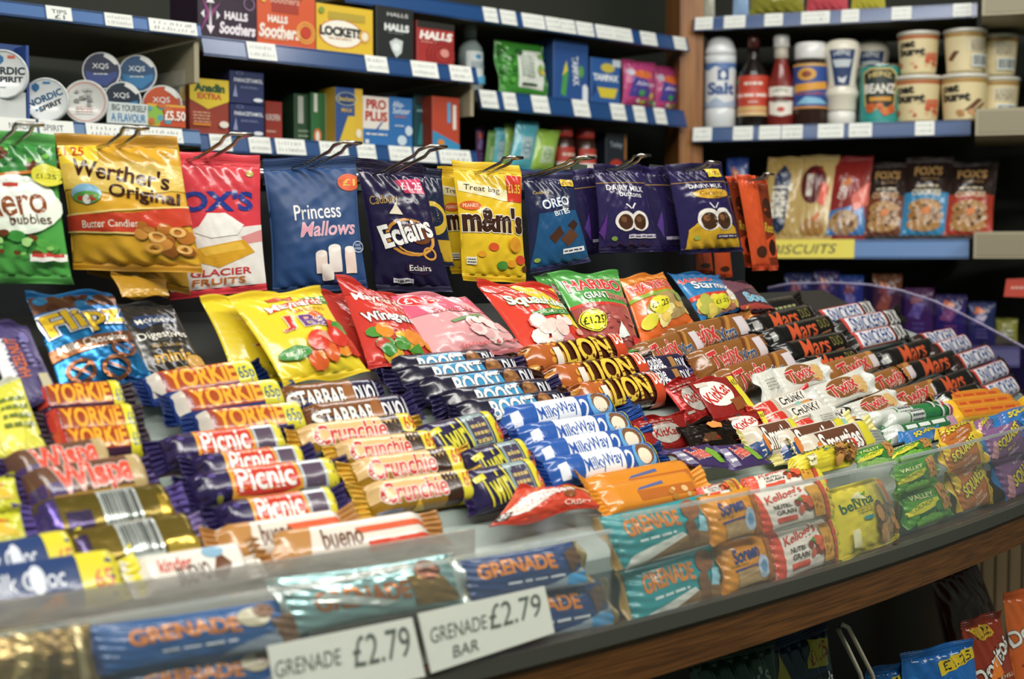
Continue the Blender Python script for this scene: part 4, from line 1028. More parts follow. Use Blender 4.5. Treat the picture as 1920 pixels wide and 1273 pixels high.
for _k, _c, _t in (('foxb', '6a3c28', 'c8a078'), ('foxc', '3a86b4', 'd8d0b8'), ('foxr', 'a83c2c', 'e0c0a0')):
    sty(_k, '2c1f1c', 'r 0 0 1 .56 %s;t FOX\'S .5 .86 .6 .13 b8905c bo=.1;m .36 .72 .74 .76 1 9a7a4c;m .26 .61 .74 .67 1 d8ccb0;t COOKIES .5 .55 .62 .085 %s bo=.1;e .5 .36 .36 .1 b08450;e .52 .24 .38 .1 9c7040;e .5 .13 .36 .09 b08450;s 3 12 .24 .08 .76 .42 .04 4a2f20' % (_c, _t), T=.2, sticker='p d8782c .44 .32 .6 .36 .62 .28 .46 .24')
sty('plainbag', '8a8a3a', 'm .2 .3 .8 .6 2 bbb', T=.2)
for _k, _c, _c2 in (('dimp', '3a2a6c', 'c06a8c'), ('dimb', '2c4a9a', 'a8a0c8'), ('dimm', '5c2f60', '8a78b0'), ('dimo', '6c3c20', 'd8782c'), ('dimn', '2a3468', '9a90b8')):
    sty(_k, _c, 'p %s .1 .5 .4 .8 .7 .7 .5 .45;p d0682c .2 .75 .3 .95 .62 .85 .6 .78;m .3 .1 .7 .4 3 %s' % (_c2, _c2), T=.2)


def to_top(spec, k=.5):
    """the crisp bags stand tall: keep their print in the upper half"""
    out = []
    for op in spec.split(';'):
        a = op.split()
        up = lambda y: '%.3f' % (1 - (1 - float(y)) * k)
        if a[0] == 'p':
            a[3::2] = [up(y) for y in a[3::2]]
        elif a[0] == 't':
            a[3] = up(a[3])
            a[5] = '%.3f' % (float(a[5]) * k)
        elif a[0] == 's':
            a[4], a[6] = up(a[4]), up(a[6])
        out.append(' '.join(a))
    return ';'.join(out)


for _k, _f in (('crispg', .2), ('crispn', .22), ('crispb', .2), ('crispr', .3), ('crispo', .36), ('crispd', .3)):
    STY[_k]['art'] = to_top(STY[_k]['art'], _f)
    STY[_k]['seals'] = (.03, .035)
# ================================================================ the room
WAZ = math.radians(48.4)
DL = np.array([math.sin(WAZ), math.cos(WAZ), 0])           # along the left-hand shelving, receding
NL = np.array([math.cos(WAZ), -math.sin(WAZ), 0])          # out of it, toward the room
A0 = at_depth(85, 485, 1.98)
BAY = [A0, A0 - .06 * NL, A0 - .12 * NL]
RAZ = math.radians(72)
DR = np.array([math.sin(RAZ), -math.cos(RAZ), 0])          # along the right-hand shelving, coming nearer
NR = np.array([-math.cos(RAZ), -math.sin(RAZ), 0])
R0 = at_plane(1292, 485, BAY[2], NL)
UP = np.array([0, 0, 1.0])

M_BOARD = mat('6f6a58', 'm')
M_DARKB = mat('3a3a30', 'd')
M_BLUE = mat('20487c', 'p')
M_CREAM = mat('a39a80', 'm')
M_STEEL = mat('c8c4bc', 's')
M_STAND = mat('a7b3ad', 'p')
M_TICK = mat('e9ece6', 'm')


def struct(name, mb, loc=None):
    return tag(mb.build(name, None, loc), kind='structure')


W_BACK = A0 - .42 * NL
mb = MB(); mb.box(W_BACK - .03 * NL + DL * .5 + UP * 0, DL * 2.2, NL * .03, UP * 1.3, mat('2b2f27', 'd')); struct('wall_left', mb)
R_BACK = R0 - .40 * NR
mb = MB(); mb.box(R_BACK - .03 * NR + DR * .9, DR * 1.35, NR * .03, UP * 1.3, mat('2e3029', 'd')); struct('wall_right', mb)
mb = MB(); mb.box((0.2, 1.2, -.01), (3.2, 0, 0), (0, 3.2, 0), (0, 0, .01), mat('5a554a', 'm')); struct('floor', mb)
mb = MB(); mb.box((0.2, 1.2, 2.62), (3.2, 0, 0), (0, 3.2, 0), (0, 0, .02), mat('d8d6cc', 'd')); struct('ceiling', mb)
M_POST = wood_mat('post_wood', '7a4a22', '9c6a38', (40, 40, 2))
pc = at_plane(1294, 485, BAY[2], NL)
mb = MB(); mb.box(np.array([pc[0], pc[1], 1.3]) - unit(NL + NR) * .05, unit(DL + DR) * .026, unit(NL + NR) * .05, UP * 1.3, M_POST); struct('trim_1', mb)


def level(p0, n, dirv, xl, xr, y):
    """left and right end of a level line on a wall plane, its height taken at the left pixel"""
    L = at_plane(xl, y, p0, n)
    Rr = at_plane(xr, y, p0, n)
    Rr = p0 + dirv * np.dot(Rr - p0, dirv)
    Rr[2] = L[2]
    return L, Rr


def shelf(p0, n, dirv, xl, xr, y, h, label, group, deep=.34, tiltout=.35, yl=None, ends='', stripcol=None):
    """board with a price strip along its front; y = strip top at the left end, h = strip height in px there"""
    L, Rr = level(p0, n, dirv, xl, xr, y)
    bot = at_plane(xl, y + h, p0, n)[2]
    H = L[2] - bot
    t = thing('shelf', (L + Rr) / 2 - np.array([0, 0, H]), label, 'shelf', group)
    mb = MB()
    mid = (L + Rr) / 2
    hl = np.linalg.norm(Rr - L) / 2
    mb.box(mid - n * (deep / 2) - UP * (.011), dirv * hl, n * deep / 2, UP * .0105, M_BOARD)
    mb.build('board', t)
    mb = MB()
    o = n * (H * tiltout)
    P = [L + n * .002, Rr + n * .002, Rr - UP * H + o, L - UP * H + o]
    nn = unit(np.cross(P[1] - P[0], P[0] - P[3]))
    if np.dot(nn, n) < 0:
        nn = -nn
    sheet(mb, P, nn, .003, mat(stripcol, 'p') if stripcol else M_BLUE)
    for k, c in ((.08, '183664'), (.93, '183664')):
        q = [P[0] * (1 - k) + P[3] * k, P[1] * (1 - k) + P[2] * k]
        sheet(mb, [q[0] + UP * .001, q[1] + UP * .001, q[1] - UP * .001, q[0] - UP * .001], nn, .0042, mat(c, 'p'))
    mb.build('price_strip', t)
    return dict(P=P, n=nn, t=t, p0=p0, wn=n, dir=dirv, z=L[2])


ORD = ['first', 'second', 'third', 'fourth', 'fifth', 'sixth', 'seventh', 'eighth', 'ninth', 'tenth', 'eleventh', 'twelfth']


def tickets(sh, xs, where, texts=None, col='e9ece6', seed=1):
    P, nn = sh['P'], sh['n']
    ex = unit(P[1] - P[0])
    for i, (x0, x1) in enumerate(xs):
        ym = proj_y(sh, (x0 + x1) / 2)
        a = at_plane(x0, ym, P[0], nn)
        b = at_plane(x1, ym, P[0], nn)
        ta, tb = np.dot(a - P[0], ex), np.dot(b - P[0], ex)
        top = P[0] + (P[3] - P[0]) * .04
        bo = P[0] + (P[3] - P[0]) * .95
        off = nn * .0035
        c = [top + ex * ta + off, top + ex * tb + off, bo + ex * tb + off, bo + ex * ta + off]
        mb = MB()
        sheet(mb, c, nn, .0012, mat(col, 'm'))

        def S(u, v):
            u, v = u[:, None], v[:, None]
            return (c[3] * (1 - u) + c[2] * u) * (1 - v) + (c[0] * (1 - u) + c[1] * u) * v + nn * .0007
        W, H = np.linalg.norm(c[1] - c[0]), np.linalg.norm(c[0] - c[3])
        spec = (texts or {}).get(i) or 'h .1 .1 .9 .92 %d %d 4a5058' % (seed + i, 2 if W > H * .8 else 3)
        lay(mb, S, art_geo(spec, W, H, 1), 'm', .0002, .0001)
        o = mb.build('price_ticket', None, sum(c) / 4)
        nm = ORD[i] if i < len(ORD) else 'next'
        tag(o, '%s white price ticket from the left on %s' % (nm, where), 'price ticket', 'price tickets on ' + where)


def project(P):
    d = P - CAM
    fw = d[1] * math.cos(PITCH) - d[2] * math.sin(PITCH)
    up = d[1] * math.sin(PITCH) + d[2] * math.cos(PITCH)
    return 960 + FPX * d[0] / fw, 636.5 - FPX * up / fw


def proj_y(sh, x):
    m0, m1 = (sh['P'][0] + sh['P'][3]) / 2, (sh['P'][1] + sh['P'][2]) / 2
    a, b = project(m0), project(m1)
    return a[1] + (b[1] - a[1]) * (x - a[0]) / (b[0] - a[0])


GS = 'shelves of the left-hand wall unit'
s_a = shelf(BAY[0], NL, DL, -120, 372, -14, 30, 'upper shelf over the round tins, ticket strip coloured pale for glare, at the left edge', GS, stripcol='4a70a8')  # strip blue paled to stand in for glare
s_b = shelf(BAY[0], NL, DL, -120, 371, 212, 34, 'lower shelf carrying the round white and blue tins', GS, stripcol='5f80a8')  # paler strip colour imitates glare here too
s_c = shelf(BAY[1], NL, DL, 375, 890, 68, 37, 'blue-edged shelf carrying the throat sweet boxes', GS)
s_d = shelf(BAY[1], NL, DL, 370, 890, 250, 34, 'blue-edged shelf carrying the painkiller boxes', GS)
s_e = shelf(BAY[2], NL, DL, 640, 1286, -27, 33, 'highest blue-edged shelf of the left-hand wall unit', GS)
s_f = shelf(BAY[2], NL, DL, 893, 1280, 168, 37, 'blue-edged shelf carrying the green wipes and blue sanitary boxes', GS)
s_g = shelf(BAY[2], NL, DL, 885, 1280, 312, 30, 'shelf behind the hooks carrying pocket tissues and a tea box', GS)
tickets(s_a, [(85, 132), (195, 246), (278, 366)], 'the pale strip above the tins', {0: 't TIPS .5 .6 .6 .3 3a4048;t £1 .5 .22 .4 .3 3a4048'}, seed=3)
tickets(s_b, [(-10, 66), (72, 136), (160, 250), (262, 340)], 'the strip below the tins', {0: 't NORDIC .62 .5 .6 .4 5a6068', 1: 't SPIRIT .4 .5 .6 .4 5a6068'}, seed=9)
tickets(s_c, [(462, 515), (684, 724), (770, 818), (842, 882)], 'the blue strip below the throat sweets', seed=21)
tickets(s_d, [(392, 432), (465, 505), (515, 570), (598, 650), (668, 702), (728, 770), (776, 815), (822, 880)], 'the blue strip below the painkillers', seed=31)
tickets(s_e, [(905, 930), (937, 965), (978, 1018), (1022, 1048), (1050, 1076), (1080, 1110), (1116, 1148), (1148, 1182), (1200, 1228), (1262, 1284)], 'the highest blue strip', seed=41)
tickets(s_f, [(899, 930), (942, 966), (996, 1026), (1073, 1102), (1144, 1170), (1187, 1208), (1226, 1246)], 'the blue strip below the sanitary boxes', seed=61)
# beige brackets under the ends of the stepped bays
for sh, lab in ((s_a, 'beige bracket under the right end of the shelf above the tins'), (s_c, 'beige bracket under the right end of the throat sweet shelf')):
    Rr = sh['P'][1]
    mb = MB(); mb.box(Rr - sh['wn'] * .12 - UP * .055, DL * .004, NL * .11, UP * .030, M_CREAM)
    tag(mb.build('shelf_bracket', None), lab, 'bracket')
# the right-hand wall unit
GR = 'shelves of the right-hand wall unit'
r_a = shelf(R0, NR, DR, 1302, 1832, 34, 26, 'top blue-edged shelf of the right-hand unit, above the sauces', GR, deep=.32)
r_b = shelf(R0, NR, DR, 1300, 1820, 240, 28, 'blue-edged shelf carrying the salt, sauces and oat pots', GR, deep=.32)
r_c = shelf(R0, NR, DR, 1300, 1817, 451, 34, 'shelf with a plain blue strip carrying the biscuit packs', GR, deep=.32, stripcol='5a80b4')
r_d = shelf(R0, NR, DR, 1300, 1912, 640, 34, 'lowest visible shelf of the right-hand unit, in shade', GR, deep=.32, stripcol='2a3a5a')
tickets(r_a, [(1304, 1337), (1358, 1398), (1434, 1468), (1503, 1556), (1578, 1611), (1672, 1709), (1787, 1822)], 'the strip above the sauces', seed=81)
tickets(r_b, [(1300, 1335), (1375, 1412), (1424, 1464), (1466, 1505), (1534, 1582), (1592, 1635), (1716, 1752)], 'the strip below the sauces', seed=91)
P, nn = r_c['P'], r_c['n']
ex = unit(P[1] - P[0])
ta = np.dot(at_plane(1440, 468, P[0], nn) - P[0], ex)
tb = np.dot(at_plane(1602, 468, P[0], nn) - P[0], ex)
c = [P[0] + ex * ta, P[0] + ex * tb, P[3] + ex * tb, P[3] + ex * ta]
mb = MB(); sheet(mb, [q + nn * .0035 for q in c], nn, .0012, mat('e0d048', 'm'))
lay(mb, lambda u, v: (c[3] * (1 - u[:, None]) + c[2] * u[:, None]) * (1 - v[:, None]) + (c[0] * (1 - u[:, None]) + c[1] * u[:, None]) * v[:, None] + nn * .0043,
    art_geo('t BISCUITS .42 .48 .76 .5 2a2c28 sh=.25 rot=1', np.linalg.norm(c[1] - c[0]), np.linalg.norm(c[0] - c[3]), 1), 'm')
tag(mb.build('shelf_sign', None), 'yellow card strip handwritten in black below the biscuit packs', 'sign')
for sh, lab in ((r_a, 'upper beige bracket at the right end of the sauce shelves'), (r_b, 'beige bracket at the right end of the shelf with the oat pots'), (r_c, 'beige bracket at the right end of the biscuit shelf')):
    e = sh['P'][1]
    mb = MB()
    a = e + DR * .004
    mb.box(a + DR * .055 - NR * .06 - UP * .012, DR * .05, NR * .14, UP * .026, M_CREAM)
    mb.box(a + DR * .055 + NR * .0805 - UP * .012, DR * .044, NR * .0008, UP * .021, mat('8f876e', 'm'))
    tag(mb.build('shelf_bracket', None), lab, 'bracket')
e = r_c['P'][1]
mb = MB(); mb.box(np.array([e[0], e[1], 1.35]) + DR * .15 - NR * .22, DR * .025, NR * .16, UP * .9, mat('6e6a56', 'm'))
for k in range(6):
    mb.box(np.array([e[0], e[1], .75 + k * .2]) + DR * .123 - NR * .22, DR * .002, NR * .15, UP * .004, mat('4a473a', 'm'))
tag(mb.build('side_panel', None), 'tall beige side panel closing the right-hand shelf unit', 'shelf panel')


# ---------------------------------------------------------------- goods on the left wall
def wallquad(sh, x0, x1, yt, inset=.02, yaw=0.0, z0=None):
    p0 = sh['p0'] - sh['wn'] * inset
    n = sh['wn']
    zb = sh['z'] + .0005 if z0 is None else z0
    ym = proj_y(sh, (x0 + x1) / 2) - 20
    L, Rr = at_plane(x0, ym, p0, n), at_plane(x1, ym, p0, n)
    zt = at_plane((x0 + x1) / 2, yt, p0, n)[2]
    if yaw:
        c0 = (L + Rr) / 2
        d = unit(Rr - L)
        w = np.linalg.norm((Rr - L)[:2]) / 2
        d = np.array([d[0], d[1], 0])
        d = unit(d)
        cy, sy = math.cos(yaw), math.sin(yaw)
        d2 = np.array([d[0] * cy - d[1] * sy, d[0] * sy + d[1] * cy, 0])
        L, Rr = c0 - d2 * w, c0 + d2 * w
    q = [np.array([L[0], L[1], zt]), np.array([Rr[0], Rr[1], zt]), np.array([Rr[0], Rr[1], zb]), np.array([L[0], L[1], zb])]
    return q


def boxon(style, sh, x0, x1, yt, depth, label, group=None, name='medicine_box', cat='box', inset=.02, yaw=0, z0=None, **kw):
    return carton(style, wallquad(sh, x0, x1, yt, inset, yaw, z0), depth, label, cat, group, name, **kw)


def packon(style, sh, x0, x1, yt, label, group=None, name='biscuit_pack', cat='pack', inset=.03, lean_=.0, skew=0, **kw):
    q = wallquad(sh, x0, x1, yt, inset)
    q[0] = q[0] - sh['wn'] * lean_ + sh['dir'] * skew
    q[1] = q[1] - sh['wn'] * lean_ + sh['dir'] * skew
    n = unit(np.cross(q[2] - q[3], q[0] - q[3]))
    if np.dot(n, sh['wn']) < 0:
        n = -n
    return pillow(style, q, n, label, cat, group, name, root=(q[2] + q[3]) / 2, **kw)


G = 'boxes of throat sweets'
boxon('soothp', s_c, 372, 482, -26, .09, 'dark purple throat sweet box beside the orange one', G, 'sweet_box')
boxon('sootho', s_c, 483, 592, -18, .09, 'orange throat sweet box with white script, between purple and yellow boxes', G, 'sweet_box')
boxon('lozy', s_c, 594, 700, 12, .09, 'yellow throat sweet box with a white oval and black letters', G, 'sweet_box')
boxon('hallk', s_c, 706, 776, 14, .10, 'black throat sweet box with a pale crystal, beside the red box', G, 'sweet_box')
boxon('hallr', s_c, 782, 852, 42, .09, 'dark red throat sweet box with ripple rings', G, 'sweet_box')
G = 'painkiller and remedy boxes'
boxon('pain', s_d, 356, 430, 148, .05, 'yellow and brown painkiller box beside the tall blue stack', G)
boxon('pain2', s_d, 338, 357, 150, .05, 'narrow yellow and brown box half behind the painkiller box', G, inset=.035)
for k, (a, b, lab) in enumerate(((252, 190, 'lower dark blue tablet box with white letters, under its twin'), (190, 134, 'upper dark blue tablet box with white letters, on its twin'))):
    pass
q = wallquad(s_d, 432, 496, 134)
zm = (q[0][2] + q[3][2]) / 2
lo = [np.array([q[0][0], q[0][1], zm - .0004]), np.array([q[1][0], q[1][1], zm - .0004]), q[2], q[3]]
hi = [q[0], q[1], np.array([q[2][0], q[2][1], zm + .0004]), np.array([q[3][0], q[3][1], zm + .0004])]
STY['para1'] = dict(STY['para'], art='t PARACETAMOL .54 .72 .84 .12 dfe3ec bo=.05;m .3 .46 .8 .54 2 8a94b8;e .8 .14 .14 .06 dfe3ec;p 8a94b8 .06 .2 .14 .6 .2 .2;o .26 .92 .1 .05 .02 8a94b8')
carton('para1', lo, .05, 'lower dark blue tablet box with white letters, under its twin', 'box', G, 'medicine_box')
carton('para1', hi, .05, 'upper dark blue tablet box with white letters, on its twin', 'box', G, 'medicine_box')
boxon('redpain', s_d, 498, 530, 190, .05, 'small red tablet box half behind the dark blue stack', G, inset=.06)
boxon('dimgreen', s_d, 552, 586, 176, .05, 'dim dark green box standing in the shade beside the grey-green one', G, inset=.06)
boxon('herbal', s_d, 584, 630, 175, .05, 'green and grey remedy box with orange upright lettering', G, inset=.05)
boxon('flu', s_d, 630, 680, 165, .05, 'blue and yellow cold remedy box with an oval badge', G)
boxon('pro', s_d, 681, 730, 181, .05, 'white and blue tablet box with big red letters', G)
boxon('fizz', s_d, 731, 774, 183, .05, 'light blue box with white script and round tablets', G)
boxon('tealbox', s_d, 776, 806, 176, .05, 'dark teal box standing between blue and orange boxes', G, inset=.05)
boxon('tablets', s_d, 811, 862, 182, .05, 'orange red box with a blue slanted foot at the right end of the shelf', G)
G = 'goods beside the sanitary boxes'
b = wallquad(s_f, 858, 906, 46, .07)
bottle('sanit', np.array([*((b[2] + b[3]) / 2)[:2], s_f['z'] + .0005]), b[0][2] - b[3][2], 'clear gel bottle with a grey cap beside the red box', name='gel_bottle', face=NL)
packon('wipes', s_f, 936, 1028, 76, 'bright green pack of wipes with a white panel', None, 'wipes_pack', 'pack', lean_=.02)
boxon('tampl', s_f, 1038, 1103, 76, .06, 'tall dark blue sanitary box with upright white letters', None, 'sanitary_box')
boxon('tamps', s_f, 1108, 1163, 110, .05, 'small blue sanitary box with a yellow band', None, 'sanitary_box')
packon('pads', s_f, 1166, 1228, 115, 'left pink and purple pack of pads beside the small blue box', 'pads packs', 'pads_pack', 'pack')
packon('pads', s_f, 1226, 1277, 126, 'right pink and purple pack of pads next to the wooden post', 'pads packs', 'pads_pack', 'pack', inset=.05)
G = 'pocket tissue packs'
for st, x0, x1, yt, sk, lab in (('tissd', 908, 924, 245, .01, 'dull green tissue pack standing on edge, at the left'), ('tissb', 920, 944, 240, .012, 'blue tissue pack on edge between two green ones'), ('tissg', 936, 968, 232, .015, 'green tissue pack leaning on the large light blue one'), ('tissb', 952, 996, 226, .022, 'large light blue tissue pack leaning to the right'), ('tissg', 992, 1036, 243, .02, 'light green tissue pack leaning right, beside dark bottles')):
    packon(st, s_g, x0, x1, yt, lab, G, 'tissue_pack', 'pack', skew=sk, inset=.03 if x1 > 990 else .05, amp=.4)
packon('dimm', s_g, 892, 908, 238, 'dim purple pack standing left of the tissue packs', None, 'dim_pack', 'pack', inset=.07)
STY['jar'] = dict(parts=[('bottle', '3a2018', 'g', [(.22, 0), (.25, .02), (.25, .7), (.2, .78)]), ('cap', 'a8352c', 'p', [(.22, .78), (.23, .8), (.23, .97), (.21, 1), (.01, 1)])], label=(.1, .56, .252, .252, 70, 'b83c30', 'p e0d8d0 0 0 0 .3 1 .3 1 0;m .2 .5 .8 .8 1 e0c8b8'))
for x0, x1, yt, lab in ((1036, 1072, 238, 'dark jar with red lid beside the green tissue pack'), (1078, 1112, 242, 'dark jar with red lid, left of the tea box')):
    b = wallquad(s_g, x0, x1, yt, .06)
    bottle('jar', np.array([*((b[2] + b[3]) / 2)[:2], s_g['z'] + .0005]), b[0][2] - b[3][2], lab, 'jar', 'coffee jars', 'coffee_jar', face=NL)
boxon('tea', s_g, 1136, 1174, 250, .06, 'dark tea box with pale script and an orange edge', None, 'tea_box', inset=.05)

# tins in their tray
G = 'round tins on the left shelf'


def tin_at(style, x, y, rpx, label, inset=.01, yaw=0):
    c = at_plane(x, y, s_b['p0'] - NL * inset, NL)
    r = rpx * np.dot(c - CAM, (0, 1, 0)) / FPX
    a = math.radians(yaw)
    n = np.array([NL[0] * math.cos(a) - NL[1] * math.sin(a), NL[0] * math.sin(a) + NL[1] * math.cos(a), 0])
    return tin(style, c, r, n, .022, label, G)


def tin_rest(style, x, y, rpx, label, inset=.01, yaw=-28):
    """tin standing on the shelf board itself"""
    return tin_at(style, x, y, rpx, label, inset, yaw)


tin_at('tinw', 5, 139, 46, 'large white tin in the blue card holder at the left edge', -.005, -28)
tin_at('tinw2', 86, 187, 41, 'white tin with tilted dark lettering, right of the blue holder', .0, -30)
tin_at('tinp', 160, 191, 41, 'plain pale tin with an orange ring, between white and dark tins', .0, -30)
tin_at('tink', 190, 133, 35, 'upper left dark purple tin in the clear tray', .05, -30)
tin_at('tinb', 258, 138, 35, 'upper right blue tin in the clear tray', .05, -30)
tin_at('tinn', 229, 188, 35, 'lower dark navy tin behind the white printed card', .03, -30)
tin_at('tinr', 304, 197, 37, 'orange red tin in the clear tray', .03, -30)
M_CLEAR = clear_mat('clear_tray', body=.05)
p0 = s_b['p0'] + NL * .006
z0 = s_b['z']
cl, cr = at_plane(200, 215, p0, NL), at_plane(347, 215, p0, NL)
t = thing('display_tray', np.array([*((cl + cr) / 2)[:2], z0]), 'clear plastic tray holding the dark and orange tins', 'tray')
mb = MB()
hl = np.linalg.norm((cr - cl)[:2]) / 2
mm = np.array([*((cl + cr) / 2)[:2], z0])
mb.box(mm - NL * .05 + UP * .002, DL * hl, NL * .05, UP * .0015, M_CLEAR)
mb.box(mm - NL * .05 + UP * .045 + DL * hl, DL * .001, NL * .05, UP * .043, M_CLEAR)
mb.build('tray_body', t)
for st, x0, x1, y0, y1, nm in (('cardA', 200, 277, 193, 238, 'white_card'), ('cardB', 277, 347, 196, 241, 'orange_card')):
    a, b_ = at_plane(x0, (y0 + y1) / 2, p0, NL), at_plane(x1, (y0 + y1) / 2, p0, NL)
    zt, zb = at_plane((x0 + x1) / 2, y0, p0, NL)[2], z0 + .002
    q = [np.array([a[0], a[1], zt]), np.array([b_[0], b_[1], zt]), np.array([b_[0], b_[1], zb]), np.array([a[0], a[1], zb])]
    mb = MB(); sheet(mb, q, NL, .0015, mat(STY[st]['base'], 'c'))
    lay(mb, lambda u, v: (q[3] * (1 - u[:, None]) + q[2] * u[:, None]) * (1 - v[:, None]) + (q[0] * (1 - u[:, None]) + q[1] * u[:, None]) * v[:, None] + NL * .001, art_geo(STY[st]['art'], np.linalg.norm(q[1] - q[0]), zt - zb, 1), 'c', .0002, .0002)
    mb.build(nm, t)
p1 = s_b['p0'] - NL * .03
a, b_ = at_plane(-60, 150, p1, NL), at_plane(50, 150, p1, NL)
zt = at_plane(0, 80, p1, NL)[2]
t = thing('card_holder', np.array([*((a + b_) / 2)[:2], z0]), 'blue card holder behind the large white tin', 'holder')
mb = MB(); mb.box(np.array([*((a + b_) / 2)[:2], (zt + z0) / 2]) - NL * .01, DL * np.linalg.norm((b_ - a)[:2]) / 2, NL * .004, UP * (zt - z0) / 2, mat('24488c', 'c')); mb.build('back_card', t)
a2, b2 = at_plane(-60, 205, s_b['p0'] + NL * .0, NL), at_plane(47, 205, s_b['p0'], NL)
mb = MB(); mb.box(np.array([*((a2 + b2) / 2)[:2], z0 + .018]), DL * np.linalg.norm((b2 - a2)[:2]) / 2, NL * .003, UP * .0175, mat('d4d8d6', 'c')); mb.build('front_card', t)
mb = MB(); mb.box(np.array([b2[0], b2[1], z0 + .05]) + DL * .004 - NL * .02, DL * .002, NL * .022, UP * .05, mat('24488c', 'c')); mb.build('side_card', t)

# ---------------------------------------------------------------- goods on the right wall
def standing(style, sh, x, yt, label, group=None, name='sauce_bottle', cat='bottle', inset=.05, z0=None, spin=0):
    p0 = sh['p0'] - NR * inset
    c = at_plane(x, 200, p0, NR)
    zb = sh['z'] + .0005 if z0 is None else z0
    zt = at_plane(x, yt, p0, NR)[2]
    a = math.radians(spin)
    f = -np.array([c[0], c[1], 0])
    f = np.array([f[0] * math.cos(a) - f[1] * math.sin(a), f[0] * math.sin(a) + f[1] * math.cos(a), 0])
    bottle(style, np.array([c[0], c[1], zb]), zt - zb, label, cat, group, name, face=f)
    return zt


standing('salt', r_b, 1350, 68, 'white salt drum with blue lettering', None, 'salt_drum', 'drum')
standing('soy', r_b, 1412, 66, 'dark soy sauce bottle with a red label', 'sauce bottles')
standing('ketchup', r_b, 1464, 66, 'red ketchup bottle with a white cap and shield label', 'sauce bottles')
standing('pickle', r_b, 1519, 82, 'dark pickle jar with a white lid and blue label', 'sauce bottles', 'pickle_jar', 'jar')
standing('mayo', r_b, 1578, 75, 'cream squeezy bottle standing on its white cap', 'sauce bottles')
standing('mayo', r_b, 1632, 78, 'second cream squeezy bottle, dim, behind the bean can', 'sauce bottles', inset=.14)
standing('beans', r_b, 1648, 124, 'turquoise can of beans with a black label', None, 'bean_can', 'can')
G = 'oat pots'
for st, x, yt, lab, ins in (('pot', 1720, 141, 'lower left cream oat pot beside the bean can', .05), ('potb', 1807, 138, 'lower middle cream oat pot with cinnamon sticks', .05), ('potc', 1868, 144, 'lower right cream oat pot, half behind the middle one', .11)):
    zt = standing(st, r_b, x, yt, lab, G, 'oat_pot', 'pot', ins)
    st2 = {'pot': 'pot', 'potb': 'potc', 'potc': 'potc'}[st]
    yt2 = {'pot': 59, 'potb': 54, 'potc': 64}[st]
    standing(st2, r_b, x, yt2, lab.replace('lower', 'upper'), G, 'oat_pot', 'pot', ins, z0=zt, spin=20 if st == 'potb' else 0)
G = 'biscuit packs on the right shelf'
for st, x0, x1, yt, lab, ln in (('tasties', 1424, 1492, 292, 'gold biscuit pack with an upright navy name panel', .04), ('tasties2', 1484, 1558, 288, 'gold biscuit pack with a dark red oval', .05), ('cookr', 1542, 1622, 290, 'red and blue pack with one round cookie', .05), ('foxb', 1612, 1692, 302, 'dark and brown cookie pack with a stack of cookies', .06), ('foxc', 1684, 1774, 292, 'dark and bright blue cookie pack', .06), ('foxr', 1764, 1860, 300, 'dark and red cookie pack at the right end', .06)):
    packon(st, r_c, x0, x1, yt, lab, G, lean_=ln, skew=.012)
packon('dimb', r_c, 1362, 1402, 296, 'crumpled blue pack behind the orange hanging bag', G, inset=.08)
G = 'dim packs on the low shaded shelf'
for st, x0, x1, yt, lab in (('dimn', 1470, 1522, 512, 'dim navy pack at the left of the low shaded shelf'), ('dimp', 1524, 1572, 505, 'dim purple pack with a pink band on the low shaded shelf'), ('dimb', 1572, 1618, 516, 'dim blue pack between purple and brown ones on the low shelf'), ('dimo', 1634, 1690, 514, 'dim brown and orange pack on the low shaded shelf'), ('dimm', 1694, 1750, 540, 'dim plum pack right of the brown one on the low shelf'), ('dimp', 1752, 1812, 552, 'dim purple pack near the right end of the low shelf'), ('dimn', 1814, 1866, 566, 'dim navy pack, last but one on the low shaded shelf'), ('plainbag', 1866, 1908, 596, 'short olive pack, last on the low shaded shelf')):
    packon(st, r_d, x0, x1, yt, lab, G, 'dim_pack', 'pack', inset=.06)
e = r_d['P'][1]
q = [at_plane(x, y, R0 + NR * .05, NR) for x, y in ((1887, 523), (1940, 521), (1940, 558), (1882, 556))]
mb = MB(); sheet(mb, q, NR, .002, mat('c04434', 'c'))
lay(mb, lambda u, v: (q[3] * (1 - u[:, None]) + q[2] * u[:, None]) * (1 - v[:, None]) + (q[0] * (1 - u[:, None]) + q[1] * u[:, None]) * v[:, None] + NR * .0012, art_geo('m .2 .35 .7 .65 1 e0a89c', .07, .04, 1), 'c')
tag(mb.build('shelf_card', None), 'small red card on the dark end panel at the right edge', 'card')
G = 'packs on the top right shelf'
for st, x0, x1, lab, col in (('plainbag', 1405, 1508, 'olive green pack, cut off by the top edge, on the right shelf', '8c8a34'), ('pk1', 1512, 1590, 'pink red pack, cut off by the top edge, on the right shelf', 'c8505c'), ('pk2', 1596, 1660, 'yellow green pack, cut off by the top edge, on the right shelf', 'b8b040'), ('pk3', 1374, 1404, 'pale blue pack, cut off by the top edge, on the right shelf', '8aa8cc'), ('pk4', 1316, 1340, 'grey pack beside the post, cut off by the top edge', 'a8a898')):
    STY[st] = dict(base=col, art='m .2 .3 .8 .6 2 bbb', T=.2)
    packon(st, r_a, x0, x1, -70, lab, G, 'food_pack', 'pack')

